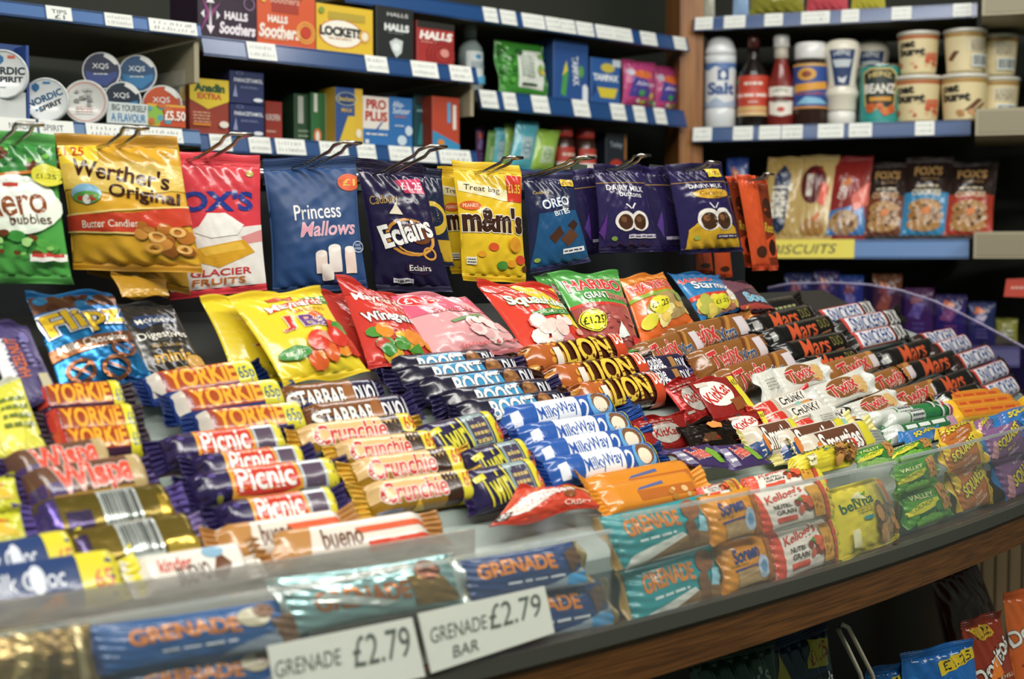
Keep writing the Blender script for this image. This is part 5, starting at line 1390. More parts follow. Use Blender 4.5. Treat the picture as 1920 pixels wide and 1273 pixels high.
# ================================================================ the counter display
TH0 = polar(on_slope(-60, 900))[1] + 4
TH1 = polar(on_slope(1912, 742))[1] - .6
THF0, THF1 = polar(at_z(620, 1300, ZF))[1] + 5, polar(at_z(1935, 945, ZF))[1] - 4
M_WOOD = wood_mat('counter_wood', '462a12', '70461f', (6, 6, 240))
t = thing('shop_counter', cyl((TH0 + TH1) / 2, .25, 0.0), 'wooden shop counter with a dark rubber edge, below the sweets', 'counter')
mb = MB(); sweep(mb, [(-.002, ZF), (-.002, ZF - .033), (.03, ZF - .036), (.40, ZF - .036), (.40, ZF)], THF0, THF1, M_WOOD, 60); mb.build('wooden_edge', t)
mb = MB(); sweep(mb, [(-.006, ZF + .002), (-.004, ZF + .013), (.004, ZF + .0135), (.01, ZF + .0005), (-.002, ZF + .0003)], THF0, THF1, mat('3a3a33', 'm'), 60); mb.build('edge_strip', t)
mb = MB(); sweep(mb, [(.24, ZF - .037), (.24, 0.0), (.26, 0.0), (.26, ZF - .037)], THF0, THF1 - 3, mat('2c1a12', 'm'), 40); mb.build('back_board', t)
mb = MB(); sweep(mb, [(.0, .62), (.0, .60), (.235, .60), (.235, .62)], THF0, THF1 - 3, mat('2c241c', 'm'), 40); mb.build('lower_shelf', t)

# stepped stand: sloping treads with pale risers
t = thing('display_stand', cyl((TH0 + TH1) / 2, .25, ZF), 'pale grey stepped stand under the chocolate bars and sweet bags', 'display stand')
RIS = [.062, .135, .205, .285]
prof = [(.05, ZF + .001), (.05, gz(.05) - .004)]
for i, d in enumerate(RIS):
    prof += [(d, gz(d) - .016), (d + .002, gz(d) - .004)]
prof += [(.33, gz(.33) - .014), (.335, ZF + .001)]
mb = MB(); sweep(mb, prof, TH0, TH1, M_STAND, 60); mb.build('tiers', t)
mb = MB(); sweep(mb, [(.336, ZF + .002), (.336, gz(.33) - .016), (.44, gz(.40)), (.44, ZF + .002)], TH0, TH1, mat('20221f', 'm'), 60); mb.build('painted_shade_back', t)  # dark colour stands in for the shade behind the leaning bags
# back board with the rail the hooks hang from
DRAIL = .46
THR = polar(on_cyl(1398, 400, DRAIL))[1]
zr = at_plane(960, 300, cyl(46, DRAIL, 1), axes(46)[1])[2]
mb = MB(); sweep(mb, [(DRAIL, ZF), (DRAIL, zr - .02), (DRAIL + .012, zr - .02), (DRAIL + .012, ZF)], TH0, THR, mat('24262a', 'm'), 60); mb.build('back_panel', t)
mb = MB(); mb.tube([cyl(TH0 + (THR - TH0) * k / 40, DRAIL - .008, zr - .03) for k in range(41)], .006, M_STEEL, 10); mb.build('hook_rail', t)

# acrylic end panel at the right, with its curved top edge
Pe = on_slope(1906, 742)
the = min(polar(on_slope(x, y))[1] for x, y in ((1790, 632), (1814, 642), (1858, 662), (1884, 690), (1902, 722), (1698, 624), (1688, 596))) - .35
Pe = cyl(the, polar(Pe)[0], Pe[2])
tanE, outE = axes(the)
# plane runs across the counter (along its depth)
edge = [(1440, 541), (1480, 533), (1560, 531), (1630, 535), (1690, 546), (1750, 565), (1800, 588), (1850, 614), (1900, 641), (1960, 676)]
pl = [at_plane(x, y, Pe, tanE) for x, y in edge]
lowp = []
for p_ in (pl[-1], pl[0]):
    d_ = polar(p_)[0]
    lowp.append(np.array([p_[0], p_[1], min(max(gz(min(d_, .33)) - .03, ZF + .01), p_[2] - .02)]))
M_ACR = clear_mat('acrylic_clear', body=.05)
M_ACRV = clear_mat('acrylic_violet_reflection', tint='d0cce6', body=.06, bodycol='5a4a9a')  # violet tint stands in for the purple reflection on the clear sheet
t = thing('end_screen', lowp[0], 'clear curved end screen at the right, beyond the dark bars with white name panels', 'screen')
mb = MB(); sheet(mb, pl + lowp, tanE, .004, M_ACRV); mb.build('acrylic_sheet', t)
mb = MB(); mb.tube([p_ + UP * .001 for p_ in pl], .0022, clear_mat('acrylic_edge', body=.5, bodycol='a8a0c0'), 8); mb.build('polished_edge', t)
# ================================================================ hanging bags on wire hooks
GH = 'sweet bags hanging on hooks'
DH = .40
hang('bubbles', [(-48, 240), (101, 252), (136, 533), (-40, 530)], 'green sweet bag with brown bubbly letters, leftmost on the hooks', GH, d=DH, yaw=-38)
hang('butter', [(103, 251), (331, 256), (381, 512), (138, 506)], 'gold sweet bag with dark brown serif letters and a red band', GH, d=DH, yaw=-38)
hang('butter2', [(112, 275), (325, 275), (357, 553), (165, 514)], 'gold bag hanging right behind the gold bag with the red band', GH, d=DH + .022, yaw=-30)
hang('ice', [(337, 283), (487, 291), (500, 544), (318, 563)], 'red and white sweet bag with big blue letters', GH, d=DH, yaw=-22)
hang('mallow', [(492, 298), (666, 291), (689, 540), (512, 556)], 'blue sweet bag with white and pink script, beside the red and white one', GH, d=DH, yaw=-26)
hang('navy', [(756, 308), (826, 318), (850, 500), (770, 500)], 'dark bag with a yellow patch hanging behind the dark purple script bag', GH, d=DH + .025, yaw=-20)
hang('eclair', [(667, 297), (790, 311), (848, 548), (706, 546)], 'dark purple sweet bag with large white letters and a pink price flash', GH, d=DH, yaw=-20)
hang('treat', [(817, 313), (905, 312), (930, 512), (845, 514)], 'yellow bag hanging right behind the yellow bag with brown letters', GH, d=DH + .03, yaw=-16)
hang('treat', [(847, 299), (977, 309), (987, 531), (867, 526)], 'yellow sweet bag with big dark brown letters and a red price flash', GH, d=DH, yaw=-18)
hang('choc2', [(1068, 320), (1118, 314), (1150, 474), (1095, 478)], 'plain purple bag hanging behind the bag with white cookie letters', GH, d=DH + .03, yaw=-14)
hang('cookiebite', [(978, 320), (1072, 325), (1106, 491), (994, 514)], 'purple and blue sweet bag with outlined white cookie letters', GH, d=DH, yaw=-16)
hang('choc2', [(1198, 312), (1250, 314), (1290, 470), (1232, 472)], 'plain purple bag hanging between the two bags with round chocolates', GH, d=DH + .03, yaw=-12)
hang('choc', [(1113, 308), (1201, 308), (1240, 472), (1123, 474)], 'purple sweet bag with two round chocolates on white', GH, d=DH, yaw=-14)
hang('caramel', [(1250, 308), (1350, 304), (1393, 471), (1278, 477)], 'purple and yellow sweet bag with two round chocolates', GH, d=DH, yaw=-12)
hang('peanutface', [(1362, 330), (1384, 332), (1418, 505), (1398, 500)], 'brown and orange bag, narrow, left of the plain orange bag side', GH, d=DH + .015, yaw=-12, T=.2)
hang('peanutcup', [(1381, 327), (1418, 329), (1446, 506), (1412, 508)], 'plain orange side of a sweet bag at the right end of the hooks', GH, d=DH, yaw=-12, T=.2)
hang('peanutface', [(1417, 331), (1438, 336), (1461, 506), (1440, 508)], 'orange bag front with yellow green letters, last on the hooks', GH, d=DH - .004, yaw=-12, T=.16)
for k, (x0, x1, y1) in enumerate(((1298, 1330, 512), (1334, 1366, 520))):
    hang('peanutcup', [(x0, 440), (x1, 440), (x1 + 8, y1), (x0 + 8, y1)], ('left', 'right')[k] + ' orange bag foot showing below the purple and yellow bag', GH, d=DH + .03, yaw=-10, T=.12)

hooks = [((16, 268), (57, 232), 'green'), ((216, 272), (257, 239), 'gold'), ((386, 296), (453, 251), 'red and white'), ((580, 312), (660, 267), 'blue'),
         ((730, 322), (822, 274), 'dark purple script'), ((916, 322), (967, 295), 'yellow'), ((1013, 328), (1103, 295), 'cookie'),
         ((1160, 317), (1210, 291), 'round chocolate'), ((1306, 318), (1340, 304), 'purple and yellow'), ((1420, 338), (1444, 326), 'orange')]
for hole, tip, nm in hooks:
    H = on_cyl(*hole, DH - .004)
    tan, out = axes(polar(H)[1])
    T_ = at_plane(*tip, H, tan)
    dv = T_ - H
    wd = .0075
    back = H - out * (DRAIL - .008 - polar(H)[0])
    back[2] = H[2] - .004
    pts = []
    for s in (-1, 1):
        o = tan * wd * s * .9
        row = [back + o, H + o, H + dv * .62 + o, H + dv * .72 + o + UP * .003 * 1, T_ + tan * wd * s * 1.3]
        pts.append(row)
    path = pts[0] + pts[1][::-1]
    L_ = thing('wire_hook', back, 'chrome wire hook holding the %s sweet bag' % nm, 'hook', 'chrome wire hooks')
    mb = MB(); mb.tube(path, .0017, M_STEEL, 8); mb.build('wire_loop', L_)
    mb = MB(); mb.box(back - out * .003, tan * .014, out * .002, UP * .012, M_STEEL); mb.build('rail_clip', L_)

# ================================================================ bags leaning on the top step
GL = 'sweet bags leaning on the top step'
lean('hazel', [(-42, 600), (50, 608), (114, 745), (30, 772)], 'purple block of chocolate with upright white and orange letters', GL, elev=38, cat='chocolate block', name='chocolate_block', h=.03)
lean('pretzel', [(45, 549), (208, 545), (288, 711), (118, 747)], 'shiny blue bag with yellow letters and pretzels', GL, elev=36)
lean('minis', [(210, 567), (322, 571), (395, 706), (282, 712)], 'black bag with white and gold letters beside the blue pretzel bag', GL, elev=36, h=.02)
lean('babies2', [(373, 557), (520, 549), (572, 716), (440, 713)], 'plain yellow bag side behind the yellow jelly sweets bag', GL, elev=36, h=.015)
lean('babies', [(424, 555), (597, 540), (692, 700), (534, 723)], 'bright yellow bag with red letters and jelly sweets', GL, elev=40, h=.035)
lean('gums2', [(596, 546), (684, 548), (745, 680), (655, 700)], 'red bag side peeping out between the yellow and winegum bags', GL, elev=40, h=.01)
lean('gums', [(628, 514), (745, 560), (826, 685), (692, 692)], 'red bag with white black-edged letters and fruit gums', GL, elev=40, h=.03)
lean('drum', [(725, 546), (872, 556), (988, 655), (812, 686)], 'pale pink bag with a red price oval', GL, elev=40, h=.03)
lean('straws', [(1000, 514), (1060, 514), (1130, 660), (1075, 662)], 'green bag side behind the green bag of red sweets', GL, elev=46, h=.01)
lean('squash', [(889, 528), (1032, 535), (1110, 652), (994, 674)], 'red and yellow bag with green-edged white letters and pink sweets', GL, elev=42, h=.03)
lean('straws', [(1027, 509), (1157, 507), (1204, 664), (1106, 658)], 'green topped bag of red sweets with a yellow price disc', GL, elev=46, h=.03)
lean('orange', [(1160, 521), (1242, 511), (1302, 606), (1206, 654)], 'orange bag of sweets with a yellow price disc', GL, elev=44, h=.03)
lean('star', [(1252, 510), (1348, 514), (1392, 578), (1318, 606)], 'blue topped bag of mixed sweets right of the orange bag', GL, elev=44, h=.03)
lean('sour', [(1345, 521), (1405, 532), (1455, 582), (1392, 584)], 'dim plum bag with pale blue letters, last on the top step', GL, elev=44, h=.03)
lean('butter2', [(205, 512), (312, 520), (318, 556), (230, 560)], 'dull gold pack below the gold hanging bags', GL, elev=30, h=.03, T=.1)

# ================================================================ stacks of chocolate bars
O3 = ('topmost', 'middle', 'lowest')
O4 = ('topmost', 'second', 'third', 'lowest')
stack('yraisin', [(42, 764, 250, 750), (66, 810, 272, 794), (80, 848, 280, 832)], O3, 'purple bar with yellow letters in the stack below the shiny blue pretzel bag', 'purple bars with yellow letters')
stack('yorig', [(250, 742, 500, 704), (296, 776, 550, 741), (343, 812, 590, 786)], O3, 'shiny blue bar with yellow letters in the stack below the yellow bag', 'blue bars with yellow letters')
stack('starb', [(500, 764, 722, 739), (545, 800, 778, 768)], ('upper', 'lower'), 'purple and brown bar with white letters, right of the blue and yellow bars', 'purple and brown bars')
stack('boost', [(700, 703, 948, 681), (722, 722, 990, 693), (762, 742, 1020, 712), (808, 766, 1050, 735), (835, 786, 1080, 758)], ('topmost', 'second', 'middle', 'fourth', 'lowest'), 'dark purple bar with white letters on a blue burst, below the pale pink bag', 'purple bars with a blue burst')
stack('decker', [(1168, 704, 1285, 687), (1172, 732, 1296, 708)], ('upper', 'lower'), 'dark purple bar between the lion-mane bars and gold bars', 'dark purple double bars')
stack('lion', [(952, 688, 1182, 654), (1002, 726, 1222, 692), (1052, 758, 1248, 730)], O3, 'brown and orange bar with yellow letters and a red end', 'brown and orange bars')
stack('twixx', [(1222, 654, 1408, 610), (1282, 696, 1436, 648), (1330, 732, 1492, 676), (1180, 682, 1312, 640)], ('topmost', 'second', 'third', 'leftmost'), 'large gold bar with red letters, below the blue topped sweets', 'large gold bars')
stack('marsd', [(1388, 622, 1530, 588), (1420, 644, 1566, 606), (1442, 672, 1592, 640), (1480, 700, 1614, 670)], O4, 'long black bar with orange script, left of the long white panel bars', 'long black bars with orange script')
lay_bar('marsbig', 1362, 604, 1508, 574, 'wide flat black pack with small orange script at the top of the black bars', None, name='chocolate_bar')
stack('snickd', [(1512, 608, 1640, 580), (1550, 624, 1688, 596), (1574, 651, 1698, 624)], O3, 'long dark bar with a white and blue name panel, beside the end screen', 'long bars with a white panel')
# next step down
stack('picnic', [(276, 860, 556, 824), (338, 894, 592, 866), (322, 932, 662, 888), (382, 988, 652, 944)], O4, 'purple bar with white bubble letters in a yellow outline', 'purple bars with bubble letters')
stack('crunch', [(536, 838, 800, 804), (612, 866, 830, 838), (640, 902, 884, 866), (664, 948, 904, 908)], O4, 'gold bar with red letters and a yellow end', 'gold bars with red letters')
stack('twirl', [(772, 846, 940, 806), (858, 892, 996, 860), (856, 934, 1016, 898)], O3, 'purple bar with yellow letters and a yellow end, left of the bright blue bars', 'purple bars with yellow ends')
stack('milky', [(908, 800, 1168, 758), (948, 832, 1200, 796), (968, 866, 1226, 824), (1000, 896, 1248, 854)], O4, 'bright blue bar with blue letters on a white cloud', 'bright blue bars')
stack('twix', [(1528, 710, 1646, 674), (1598, 738, 1716, 694), (1636, 768, 1764, 726)], O3, 'gold bar with red letters between white packs and black bars', 'gold bars with red letters on the right')
stack('mars', [(1640, 684, 1752, 648), (1678, 710, 1798, 670), (1726, 744, 1818, 706), (1748, 764, 1836, 736)], O4, 'short black bar with orange script', 'short black bars with orange script')
stack('snick', [(1706, 650, 1790, 632), (1734, 670, 1814, 642), (1772, 692, 1858, 662), (1800, 722, 1884, 690), (1824, 752, 1902, 722)], ('topmost', 'second', 'middle', 'fourth', 'lowest'), 'short dark bar with a white and blue panel, at the right end', 'short bars with a white panel')
GW = 'white wrapped packs'
STY['twixwb'] = dict(base='c9c8be', art='m .2 .3 .8 .7 4 a8a49a', seal='cfd0ca', fin='m', T=.14, axis='u', seals=(.12, .1))
for q, lab, fl in (([(1410, 702), (1446, 690), (1474, 748), (1436, 758)], 'greyish white wrapped pack, leftmost of the white packs, turned away', 1),
                  ([(1434, 694), (1536, 672), (1560, 714), (1462, 744)], 'upper white pack with red letters', 0),
                  ([(1512, 772), (1560, 760), (1580, 802), (1534, 812)], 'small white pack back, below the middle white pack', 1),
                  ([(1508, 730), (1614, 688), (1646, 734), (1544, 772)], 'middle white pack with red letters', 0),
                  ([(1578, 762), (1668, 726), (1700, 758), (1610, 794)], 'lower white pack with red letters, above the green tubes', 0)):
    lean('twixwb' if fl else 'twixw', q, lab, GW, elev=40, h=.02, name='wrapped_pack', cat='wrapped pack')
GK = 'red wafer packs'
lean('kitside', [(1238, 722), (1300, 700), (1352, 776), (1290, 792)], 'shiny red pack turned on its side, left of the red pack with a white oval', GK, elev=52, name='wafer_pack', cat='wafer pack', h=.012)
lean('kitkat', [(1287, 716), (1372, 700), (1426, 772), (1340, 788)], 'upper dark red pack with a white oval and red script', GK, elev=50, name='wafer_pack', cat='wafer pack', h=.016)
lean('kitkat', [(1356, 782), (1432, 768), (1456, 812), (1380, 828)], 'lower dark red pack with a white oval, above the sugared chocolate tubes', GK, elev=50, name='wafer_pack', cat='wafer pack', h=.012)
lean('kitside', [(1180, 788), (1282, 772), (1302, 834), (1216, 850)], 'dark red pack half hidden left, beside the bright blue bars', GK, elev=46, name='wafer_pack', cat='wafer pack', h=.008)
stack('kkslim', [(1412, 792, 1520, 752), (1430, 812, 1552, 772), (1478, 824, 1610, 784)], O3, 'slim red and beige wafer bar with nuts, below the white packs', 'slim red and beige wafer bars')
stack('smart', [(1392, 840, 1500, 812), (1440, 848, 1596, 808), (1484, 858, 1640, 812)], ('upper left', 'middle', 'right'), 'sugared chocolate pack with white letters on brown', 'sugared chocolate packs', name='chocolate_pack')
STY['darkchoc'] = dict(base='241a16', art='p 7a5236 .2 .2 .3 .5 .5 .5 .55 .2;e .5 .3 .04 .05 c03a2c;', sticker='p e08a3c .46 .66 .44 .9 .6 .98 .7 .84 .66 .64', seal='201714', T=.16, fin='f')
lean('darkchoc', [(1268, 800), (1370, 784), (1404, 836), (1296, 846)], 'crinkled dark brown pack with an orange sticker', None, elev=46, name='chocolate_pack', cat='chocolate pack', h=.01)
GF = 'purple children\'s bars'
for q, lab in (([(1236, 846), (1332, 831), (1382, 880), (1292, 874)], 'left purple bar with red letters and a green patch'), ([(1334, 836), (1396, 831), (1450, 868), (1374, 884)], 'right purple bar with red letters and a green patch')):
    lean('frog', q, lab, GF, elev=44, h=.016, name='chocolate_bar', cat='chocolate bar')
stack('minttube', [(1596, 800, 1774, 768), (1628, 804, 1786, 774)], ('rear', 'front'), 'green tube of mints with twisted silver ends', 'green tubes of mints', name='mint_tube', cat='mint tube', tilt=22)
lay_bar('mint2', 1640, 826, 1800, 792, 'green and silver tube of mints lying below the other tubes', None, name='mint_tube', cat='mint tube')
for k, (x0, y0, x1, y1) in enumerate(((1742, 760, 1884, 744), (1746, 776, 1908, 754), (1752, 790, 1926, 768))):
    lay_bar('poloy', x0, y0, x1, y1, ('rear', 'middle', 'front')[k] + ' yellow and orange stick of chews, below the short dark bars', 'yellow sticks of chews', name='chew_stick', cat='chew stick', tilt=20)
# left front
GWI = 'bars with orange red bubble letters'
lay_bar('wispa', -6, 902, 222, 862, 'rear brown and gold bar with orange red bubble letters', GWI)
lay_bar('wispa', 22, 936, 296, 892, 'front brown and gold bar with orange red bubble letters', GWI)
GB = 'gold bars lying face down'
lay_bar('goldback', 36, 994, 352, 946, 'upper gold bar lying face down with a barcode', GB, tilt=20)
lay_bar('goldback2', 92, 1056, 394, 1000, 'lower gold bar lying face down with a barcode', GB, tilt=20)
lean('lime', [(-44, 735), (34, 700), (98, 862), (-44, 872)], 'white and lime pack with an orange price, at the left edge', None, elev=44, name='snack_bag', cat='snack bag', h=.015)
lean('lime2', [(-60, 900), (26, 890), (46, 960), (-60, 975)], 'upper lime yellow pack at the left edge', 'lime yellow packs at the left edge', elev=46, name='snack_bag', cat='snack bag', h=.01)
lean('lime2', [(-60, 968), (36, 956), (62, 1032), (-60, 1044)], 'lower lime yellow pack at the left edge', 'lime yellow packs at the left edge', elev=46, name='snack_bag', cat='snack bag', h=.01)
GU = 'navy bars with yellow ends'
lay_bar('bluey', -110, 1094, 166, 1042, 'upper navy bar with a yellow end, at the left edge', GU, tilt=24)
lay_bar('bluey', -120, 1138, 258, 1078, 'lower navy bar with a yellow end, behind the clear bin', GU, tilt=24)
lay_bar('kinder', 232, 1094, 482, 1052, 'white bar with dark letters lying behind the clear bin', None, tilt=20)
GV = 'cream wafer bars with red stripes'
lay_bar('bueno', 382, 1032, 668, 986, 'rear cream wafer bar with red stripes and a brown end', GV, tilt=22)
lay_bar('bueno', 470, 1046, 828, 986, 'front cream wafer bar with red stripes, along the clear bin', GV, tilt=22)
lean('balls', [(972, 912), (1096, 914), (1126, 948), (914, 992)], 'red and white pack of malt balls lying flat', None, elev=56, name='sweet_bag', h=.016)
GO = 'orange wafer bars'
lay_bar('wafer', 1086, 926, 1316, 882, 'rear orange wafer bar behind the turquoise bars', GO, tilt=18)
lay_bar('wafer', 1108, 946, 1322, 906, 'front orange wafer bar behind the turquoise bars', GO, tilt=18)

# ================================================================ bars standing in the clear front bins
GP = 'bars standing in the clear bins'
DB = .026


def inbin(style, p4, label, d=DB, elev=20, yaw=0, cat='snack bar', name='snack_bar', group=GP, **kw):
    c = cen(p4)
    p4 = [(c[0] + (x - c[0]) * 1.07, c[1] + (y - c[1]) * 1.06) for x, y in p4]
    return hang(style, p4, label, group, d=d, yaw=yaw, elev=elev, cat=cat, name=name, **kw)


inbin('brownfoil', [(-30, 1185), (160, 1165), (184, 1292), (-30, 1312)], 'brown foil bar ends at the bottom left corner', cat='protein bar', name='protein_bar')
inbin('grenb', [(158, 1178), (545, 1122), (572, 1205), (190, 1264)], 'blue bar with orange letters, left of the foil bar', cat='protein bar', name='protein_bar')
inbin('grenb', [(200, 1262), (545, 1206), (560, 1290), (215, 1340)], 'blue bar under the left blue bar, cut off by the bottom edge', cat='protein bar', name='protein_bar')
inbin('grenf', [(512, 1088), (846, 1040), (872, 1128), (552, 1188)], 'turquoise foil bar coloured pale for glare, orange letters washed out', cat='protein bar', name='protein_bar')
inbin('grens', [(856, 1054), (1078, 1016), (1102, 1092), (880, 1130)], 'upper navy bar with orange letters above the price cards', cat='protein bar', name='protein_bar')
inbin('grens', [(882, 1130), (1128, 1086), (1152, 1168), (906, 1218)], 'lower navy bar half behind the right price card', cat='protein bar', name='protein_bar')
inbin('grent', [(1118, 974), (1322, 928), (1342, 1012), (1164, 1066)], 'upper turquoise bar with orange letters', cat='protein bar', name='protein_bar')
inbin('grent', [(1160, 1076), (1344, 1020), (1362, 1112), (1186, 1184)], 'lower turquoise bar with orange letters', cat='protein bar', name='protein_bar')
inbin('soreen', [(1312, 934), (1404, 914), (1428, 998), (1340, 1022)], 'upper orange bar with navy letters', d=.02)
inbin('soreen', [(1340, 1022), (1432, 1000), (1452, 1084), (1362, 1114)], 'lower orange bar with navy letters', d=.02)
inbin('nutri', [(1392, 930), (1540, 902), (1558, 966), (1430, 1000)], 'upper white and red cereal bar', cat='cereal bar', name='cereal_bar')
inbin('nutri', [(1434, 1004), (1556, 970), (1570, 1050), (1456, 1092)], 'lower white and red cereal bar', cat='cereal bar', name='cereal_bar')
inbin('vita', [(1546, 924), (1643, 898), (1684, 1006), (1578, 1050)], 'upright yellow biscuit pack with dark green letters', cat='biscuit pack', name='biscuit_pack')
inbin('nature', [(1672, 878), (1748, 852), (1756, 902), (1684, 924)], 'upper green oat bar in the right bin', cat='cereal bar', name='cereal_bar')
inbin('nature', [(1682, 924), (1764, 902), (1784, 964), (1704, 992)], 'lower green oat bar in the right bin', cat='cereal bar', name='cereal_bar')
inbin('squac', [(1756, 836), (1830, 808), (1848, 866), (1776, 886)], 'upper brown and yellow marshmallow bar', cat='cereal bar', name='cereal_bar')
inbin('squac', [(1770, 888), (1840, 870), (1862, 942), (1802, 958)], 'lower brown and yellow marshmallow bar', cat='cereal bar', name='cereal_bar')
inbin('squap', [(1832, 812), (1908, 788), (1926, 848), (1848, 866)], 'upper purple marshmallow bar at the right edge', cat='cereal bar', name='cereal_bar')
inbin('squap', [(1846, 870), (1934, 842), (1956, 918), (1880, 940)], 'lower purple marshmallow bar at the right edge', cat='cereal bar', name='cereal_bar')
inbin('squab', [(1908, 786), (1960, 770), (1975, 836), (1926, 848)], 'blue marshmallow bar in the bin, cut off by the right edge', cat='cereal bar', name='cereal_bar')


def ontop(style, p4, label, h=.03, elev=66, cat='cereal bar', name='cereal_bar', **kw):
    return lean(style, p4, label, 'bars lying on top of the clear bins', elev=elev, h=h, cat=cat, name=name, **kw)


ontop('nutri', [(1388, 900), (1526, 872), (1546, 902), (1402, 936)], 'white and red cereal bar lying on top of the upright ones')
ontop('nutri', [(1300, 918), (1376, 902), (1394, 926), (1312, 944)], 'white and red bar lying above the orange bars with navy letters')
ontop('vita', [(1468, 866), (1606, 832), (1600, 872), (1486, 900)], 'yellow biscuit pack lying flat behind the upright yellow pack', cat='biscuit pack', name='biscuit_pack', axis='u', T=.3)
ontop('nature', [(1590, 850), (1668, 826), (1684, 870), (1612, 882)], 'green oat bar lying on its back above the yellow biscuit pack', elev=50)
ontop('nature', [(1660, 848), (1740, 822), (1752, 848), (1672, 874)], 'green and yellow oat bar lying on top of the right bin')
ontop('squac', [(1752, 806), (1822, 792), (1836, 818), (1762, 838)], 'brown marshmallow bar lying on top of the upright brown ones')
ontop('squap', [(1818, 794), (1852, 784), (1866, 806), (1830, 818)], 'purple marshmallow bar corner lying beside the brown one')
ontop('squab', [(1854, 780), (1944, 764), (1950, 800), (1866, 808)], 'blue marshmallow bar lying on top at the right edge')
ontop('squab', [(1682, 812), (1756, 800), (1768, 822), (1700, 838)], 'crinkled blue foil end behind the green oat bars', h=.02)

# clear bins
thA, thB, thC, thD, thE = (polar(on_cyl(x, y, .004))[1] for x, y in ((-90, 1300), (1140, 1120), (1672, 960), (1685, 955), (1990, 900)))
ztop = []
for x, y in ((1120, 966), (1600, 890), (1900, 806)):
    q = on_cyl(x, y, .004)
    ztop.append(q[2])
BINT = sum(ztop) / 3


def bin_(ta, tb, zt, label, back=False):
    t = thing('clear_bin', cyl((ta + tb) / 2, .03, ZF + .014), label, 'clear bin', 'clear front bins')
    mb = MB(); sweep(mb, [(.002, ZF + .014), (.000, zt), (.0025, zt), (.0045, ZF + .014)], ta, tb, M_ACR, 40); mb.build('front_panel', t)
    for th in (ta, tb):
        a = [cyl(th, .0045, ZF + .014), cyl(th, .0025, zt), cyl(th, .048, zt - .004), cyl(th, .048, ZF + .014)]
        mb = MB(); sheet(mb, a, axes(th)[0], .003, M_ACR); mb.build('end_panel', t)
    mb = MB(); sweep(mb, [(-.0006, zt - .001), (-.0006, zt + .0015), (.003, zt + .0015), (.003, zt - .001)], ta, tb, EDGE, 40); mb.build('polished_rim', t)
    if back:
        zb = on_cyl(500, 1054, .0455)[2]
        mb = MB(); sweep(mb, [(.0455, ZF + .03), (.0455, zb), (.048, zb), (.048, ZF + .03)], ta, tb + 1.2, M_REFLECT, 40); mb.build('back_panel', t)


EDGE = clear_mat('acrylic_rim', body=.35, bodycol='d0d8d4')
M_REFLECT = clear_mat('acrylic_painted_reflection', body=.55, bodycol='b9b4ac')  # cloudy greyish body imitates a reflection on the clear back panel
bin_(thA, thB, on_cyl(1050, 1012, .004)[2], 'long clear bin at the left holding the blue and navy bars', True)
bin_(thB - .15, thC, ztop[0] * .5 + ztop[1] * .5, 'middle clear bin holding turquoise, orange and white bars')
bin_(thD, thE, ztop[2], 'right clear bin holding green and marshmallow bars')

# handwritten price cards on the bin front
for p4, lab, spec in (([(500, 1212), (772, 1158), (797, 1268), (522, 1330)], 'left white handwritten price card on the clear bin', 't GRENADE .24 .62 .44 .26 626a64 bo=0 sh=.2;t £2.79 .74 .64 .42 .5 626a64 bo=0 sh=.15'),
                      ([(783, 1151), (1020, 1099), (1039, 1186), (808, 1262)], 'right white handwritten price card on the clear bin', 't GRENADE .27 .6 .44 .26 626a64 bo=0 sh=.2;t £2.79 .72 .66 .44 .46 626a64 bo=0 sh=.15;t BAR .28 .24 .2 .2 626a64 bo=0 sh=.2')):
    M = on_cyl(*cen(p4), -.004)
    tan, out = axes(polar(M)[1])
    n = unit(out + UP * .1)
    c = quad(p4, M, n)
    mb = MB(); sheet(mb, c, n, .0012, mat('dfe3d8', 'm'))
    lay(mb, lambda u, v, c=c, n=n: (c[3] * (1 - u[:, None]) + c[2] * u[:, None]) * (1 - v[:, None]) + (c[0] * (1 - u[:, None]) + c[1] * u[:, None]) * v[:, None] + n * .0007,
        art_geo(spec, np.linalg.norm(c[1] - c[0]), np.linalg.norm(c[0] - c[3]), 1), 'm', .0002, .0001)
    tag(mb.build('price_card', None), lab, 'price card', 'handwritten price cards')

# ================================================================ crisps below the counter
GC = 'crisp bags below the counter'


def below(style, p4, label, d=.06, elev=8, yaw=-20):
    M = on_cyl(*cen(p4), d)
    tan, out = axes(polar(M)[1] - yaw)
    n = unit(out + UP * math.tan(math.radians(elev)))
    c4 = quad(p4, M, n)
    for i, j in ((2, 1), (3, 0)):                       # let the foot stand on the rack shelf
        dv = c4[i] - c4[j]
        c4[i] = c4[j] + dv * ((c4[j][2] - .621) / -dv[2])
    return pillow(style, c4, n, label, 'crisp bag', GC, 'crisp_bag')


below('crispg', [(1290, 1228), (1450, 1190), (1470, 1400), (1300, 1420)], 'dark green crisp bag below the wooden edge', d=.08)
below('crispn', [(1446, 1200), (1548, 1160), (1580, 1400), (1460, 1420)], 'dark navy crisp bag with a yellow price flash', d=.07)
below('crispb', [(1690, 1226), (1822, 1196), (1850, 1390), (1690, 1400)], 'bright blue crisp bag with a yellow price flash', d=.07)
below('crispb', [(1620, 1252), (1706, 1240), (1720, 1390), (1630, 1400)], 'dim blue crisp bag left of the bright blue one', d=.10)
below('crispr', [(1800, 1166), (1872, 1144), (1925, 1360), (1826, 1390)], 'brown red crisp bag with white letters and a yellow price flash', d=.05)
below('crispo', [(1880, 1112), (1970, 1096), (1990, 1360), (1906, 1380)], 'orange crisp bag at the bottom right edge', d=.04)
below('crispd', [(1742, 1078), (1826, 1040), (1884, 1190), (1770, 1220)], 'dim dark red crisp bag high behind the blue one', d=.16)
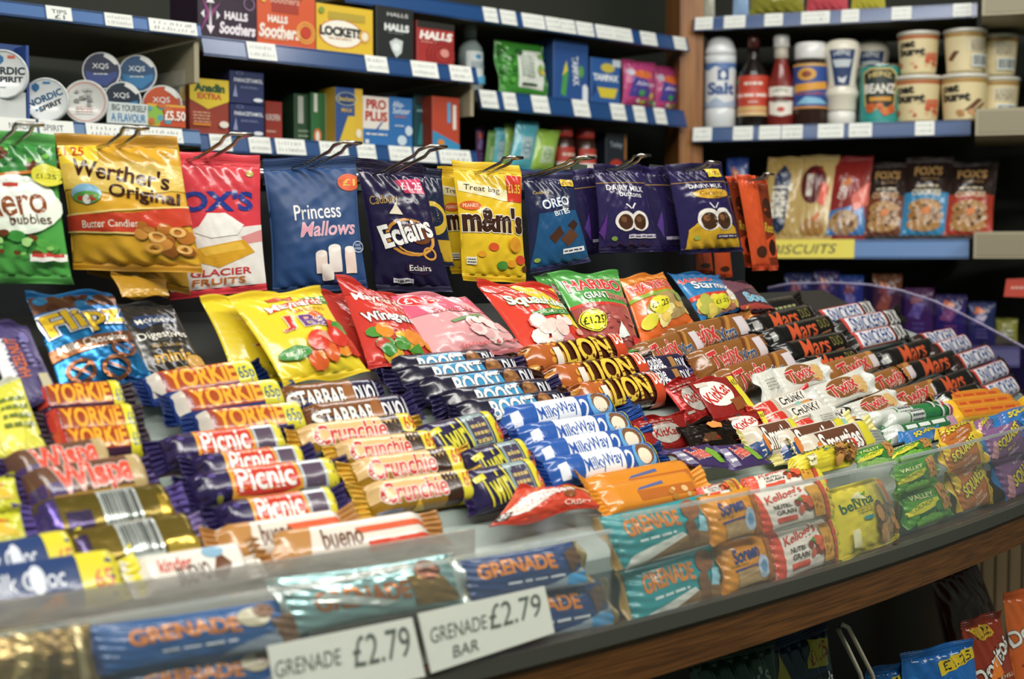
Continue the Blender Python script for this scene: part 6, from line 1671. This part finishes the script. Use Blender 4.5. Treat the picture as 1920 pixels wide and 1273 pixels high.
# slatted board beyond the end of the counter
a_, b_ = at_depth(1828, 1040, 2.3), at_depth(2010, 1040, 2.3)
mb = MB()
zt = 1.3 - .05 - .33
mb.box(((a_[0] + b_[0]) / 2, 2.31, zt / 2), ((b_[0] - a_[0]) / 2, 0, 0), (0, .01, 0), (0, 0, zt / 2), mat('7a664a', 'm'))
for k in range(7):
    mb.box((a_[0] + .012 + k * .022, 2.299, zt / 2), (.0015, 0, 0), (0, .001, 0), (0, 0, zt / 2), mat('463a2a', 'm'))
tag(mb.build('slatted_board', None), 'dim brown slatted board behind the orange crisp bag, below the counter', 'board')
# chrome rack loop among the crisps
mb = MB()
pts = [on_cyl(x, y, .03) for x, y in ((1650, 1400), (1612, 1262), (1572, 1180), (1578, 1170), (1590, 1176), (1634, 1262), (1676, 1400))]
mb.tube(pts, .0022, mat('b8b09a', 'p'), 8)
tag(mb.build('wire_rack', None), 'pale wire loop among the crisp bags', 'wire rack')

# ================================================================ light and camera
def area(name, loc, size, energy, target, col=(1, 1, 1)):
    l = bpy.data.lights.new(name, 'AREA')
    l.shape = 'RECTANGLE'
    l.size, l.size_y = size
    l.energy = energy
    l.color = col
    o = bpy.data.objects.new(name, l)
    COL.objects.link(o)
    o.location = loc
    d = Vector(target) - Vector(loc)
    o.rotation_euler = d.to_track_quat('-Z', 'Y').to_euler()
    return o


area('ceiling_lamp', (.35, .1, 2.5), (1.6, .14), 22, (.1, 1.5, 1.1), (1, .97, .9))
area('ceiling_lamp', (1.5, .9, 2.5), (1.6, .14), 17, (.6, 2.0, 1.2), (1, .97, .9))
area('ceiling_lamp', (-.8, -.1, 2.5), (1.6, .14), 19, (-.4, 1.3, 1.1), (1, .97, .9))
area('ceiling_lamp', (.45, 2.05, 2.5), (1.0, .2), 11, (.45, 2.05, 0), (1, .98, .94))
w = bpy.data.worlds.new('ambient_fill')  # greenish ambient fill, added to lift the blacks
scene.world = w
w.use_nodes = True
w.node_tree.nodes['Background'].inputs['Color'].default_value = (.6, .85, .7, 1)
w.node_tree.nodes['Background'].inputs['Strength'].default_value = .17

cam = bpy.data.cameras.new('camera')
co = bpy.data.objects.new('camera', cam)
COL.objects.link(co)
cam.sensor_width = 36
cam.lens = FPX / 1920 * 36
co.location = CAM
co.rotation_euler = (math.pi / 2 - PITCH, 0, 0)
cam.dof.use_dof = True
cam.dof.focus_distance = 1.48
cam.dof.aperture_fstop = 6.3
cam.clip_start = .05
scene.camera = co
vs = scene.view_settings
vs.view_transform = 'Standard'
vs.look = 'None'
vs.exposure = 0
vs.gamma = 1
vs.use_curve_mapping = False
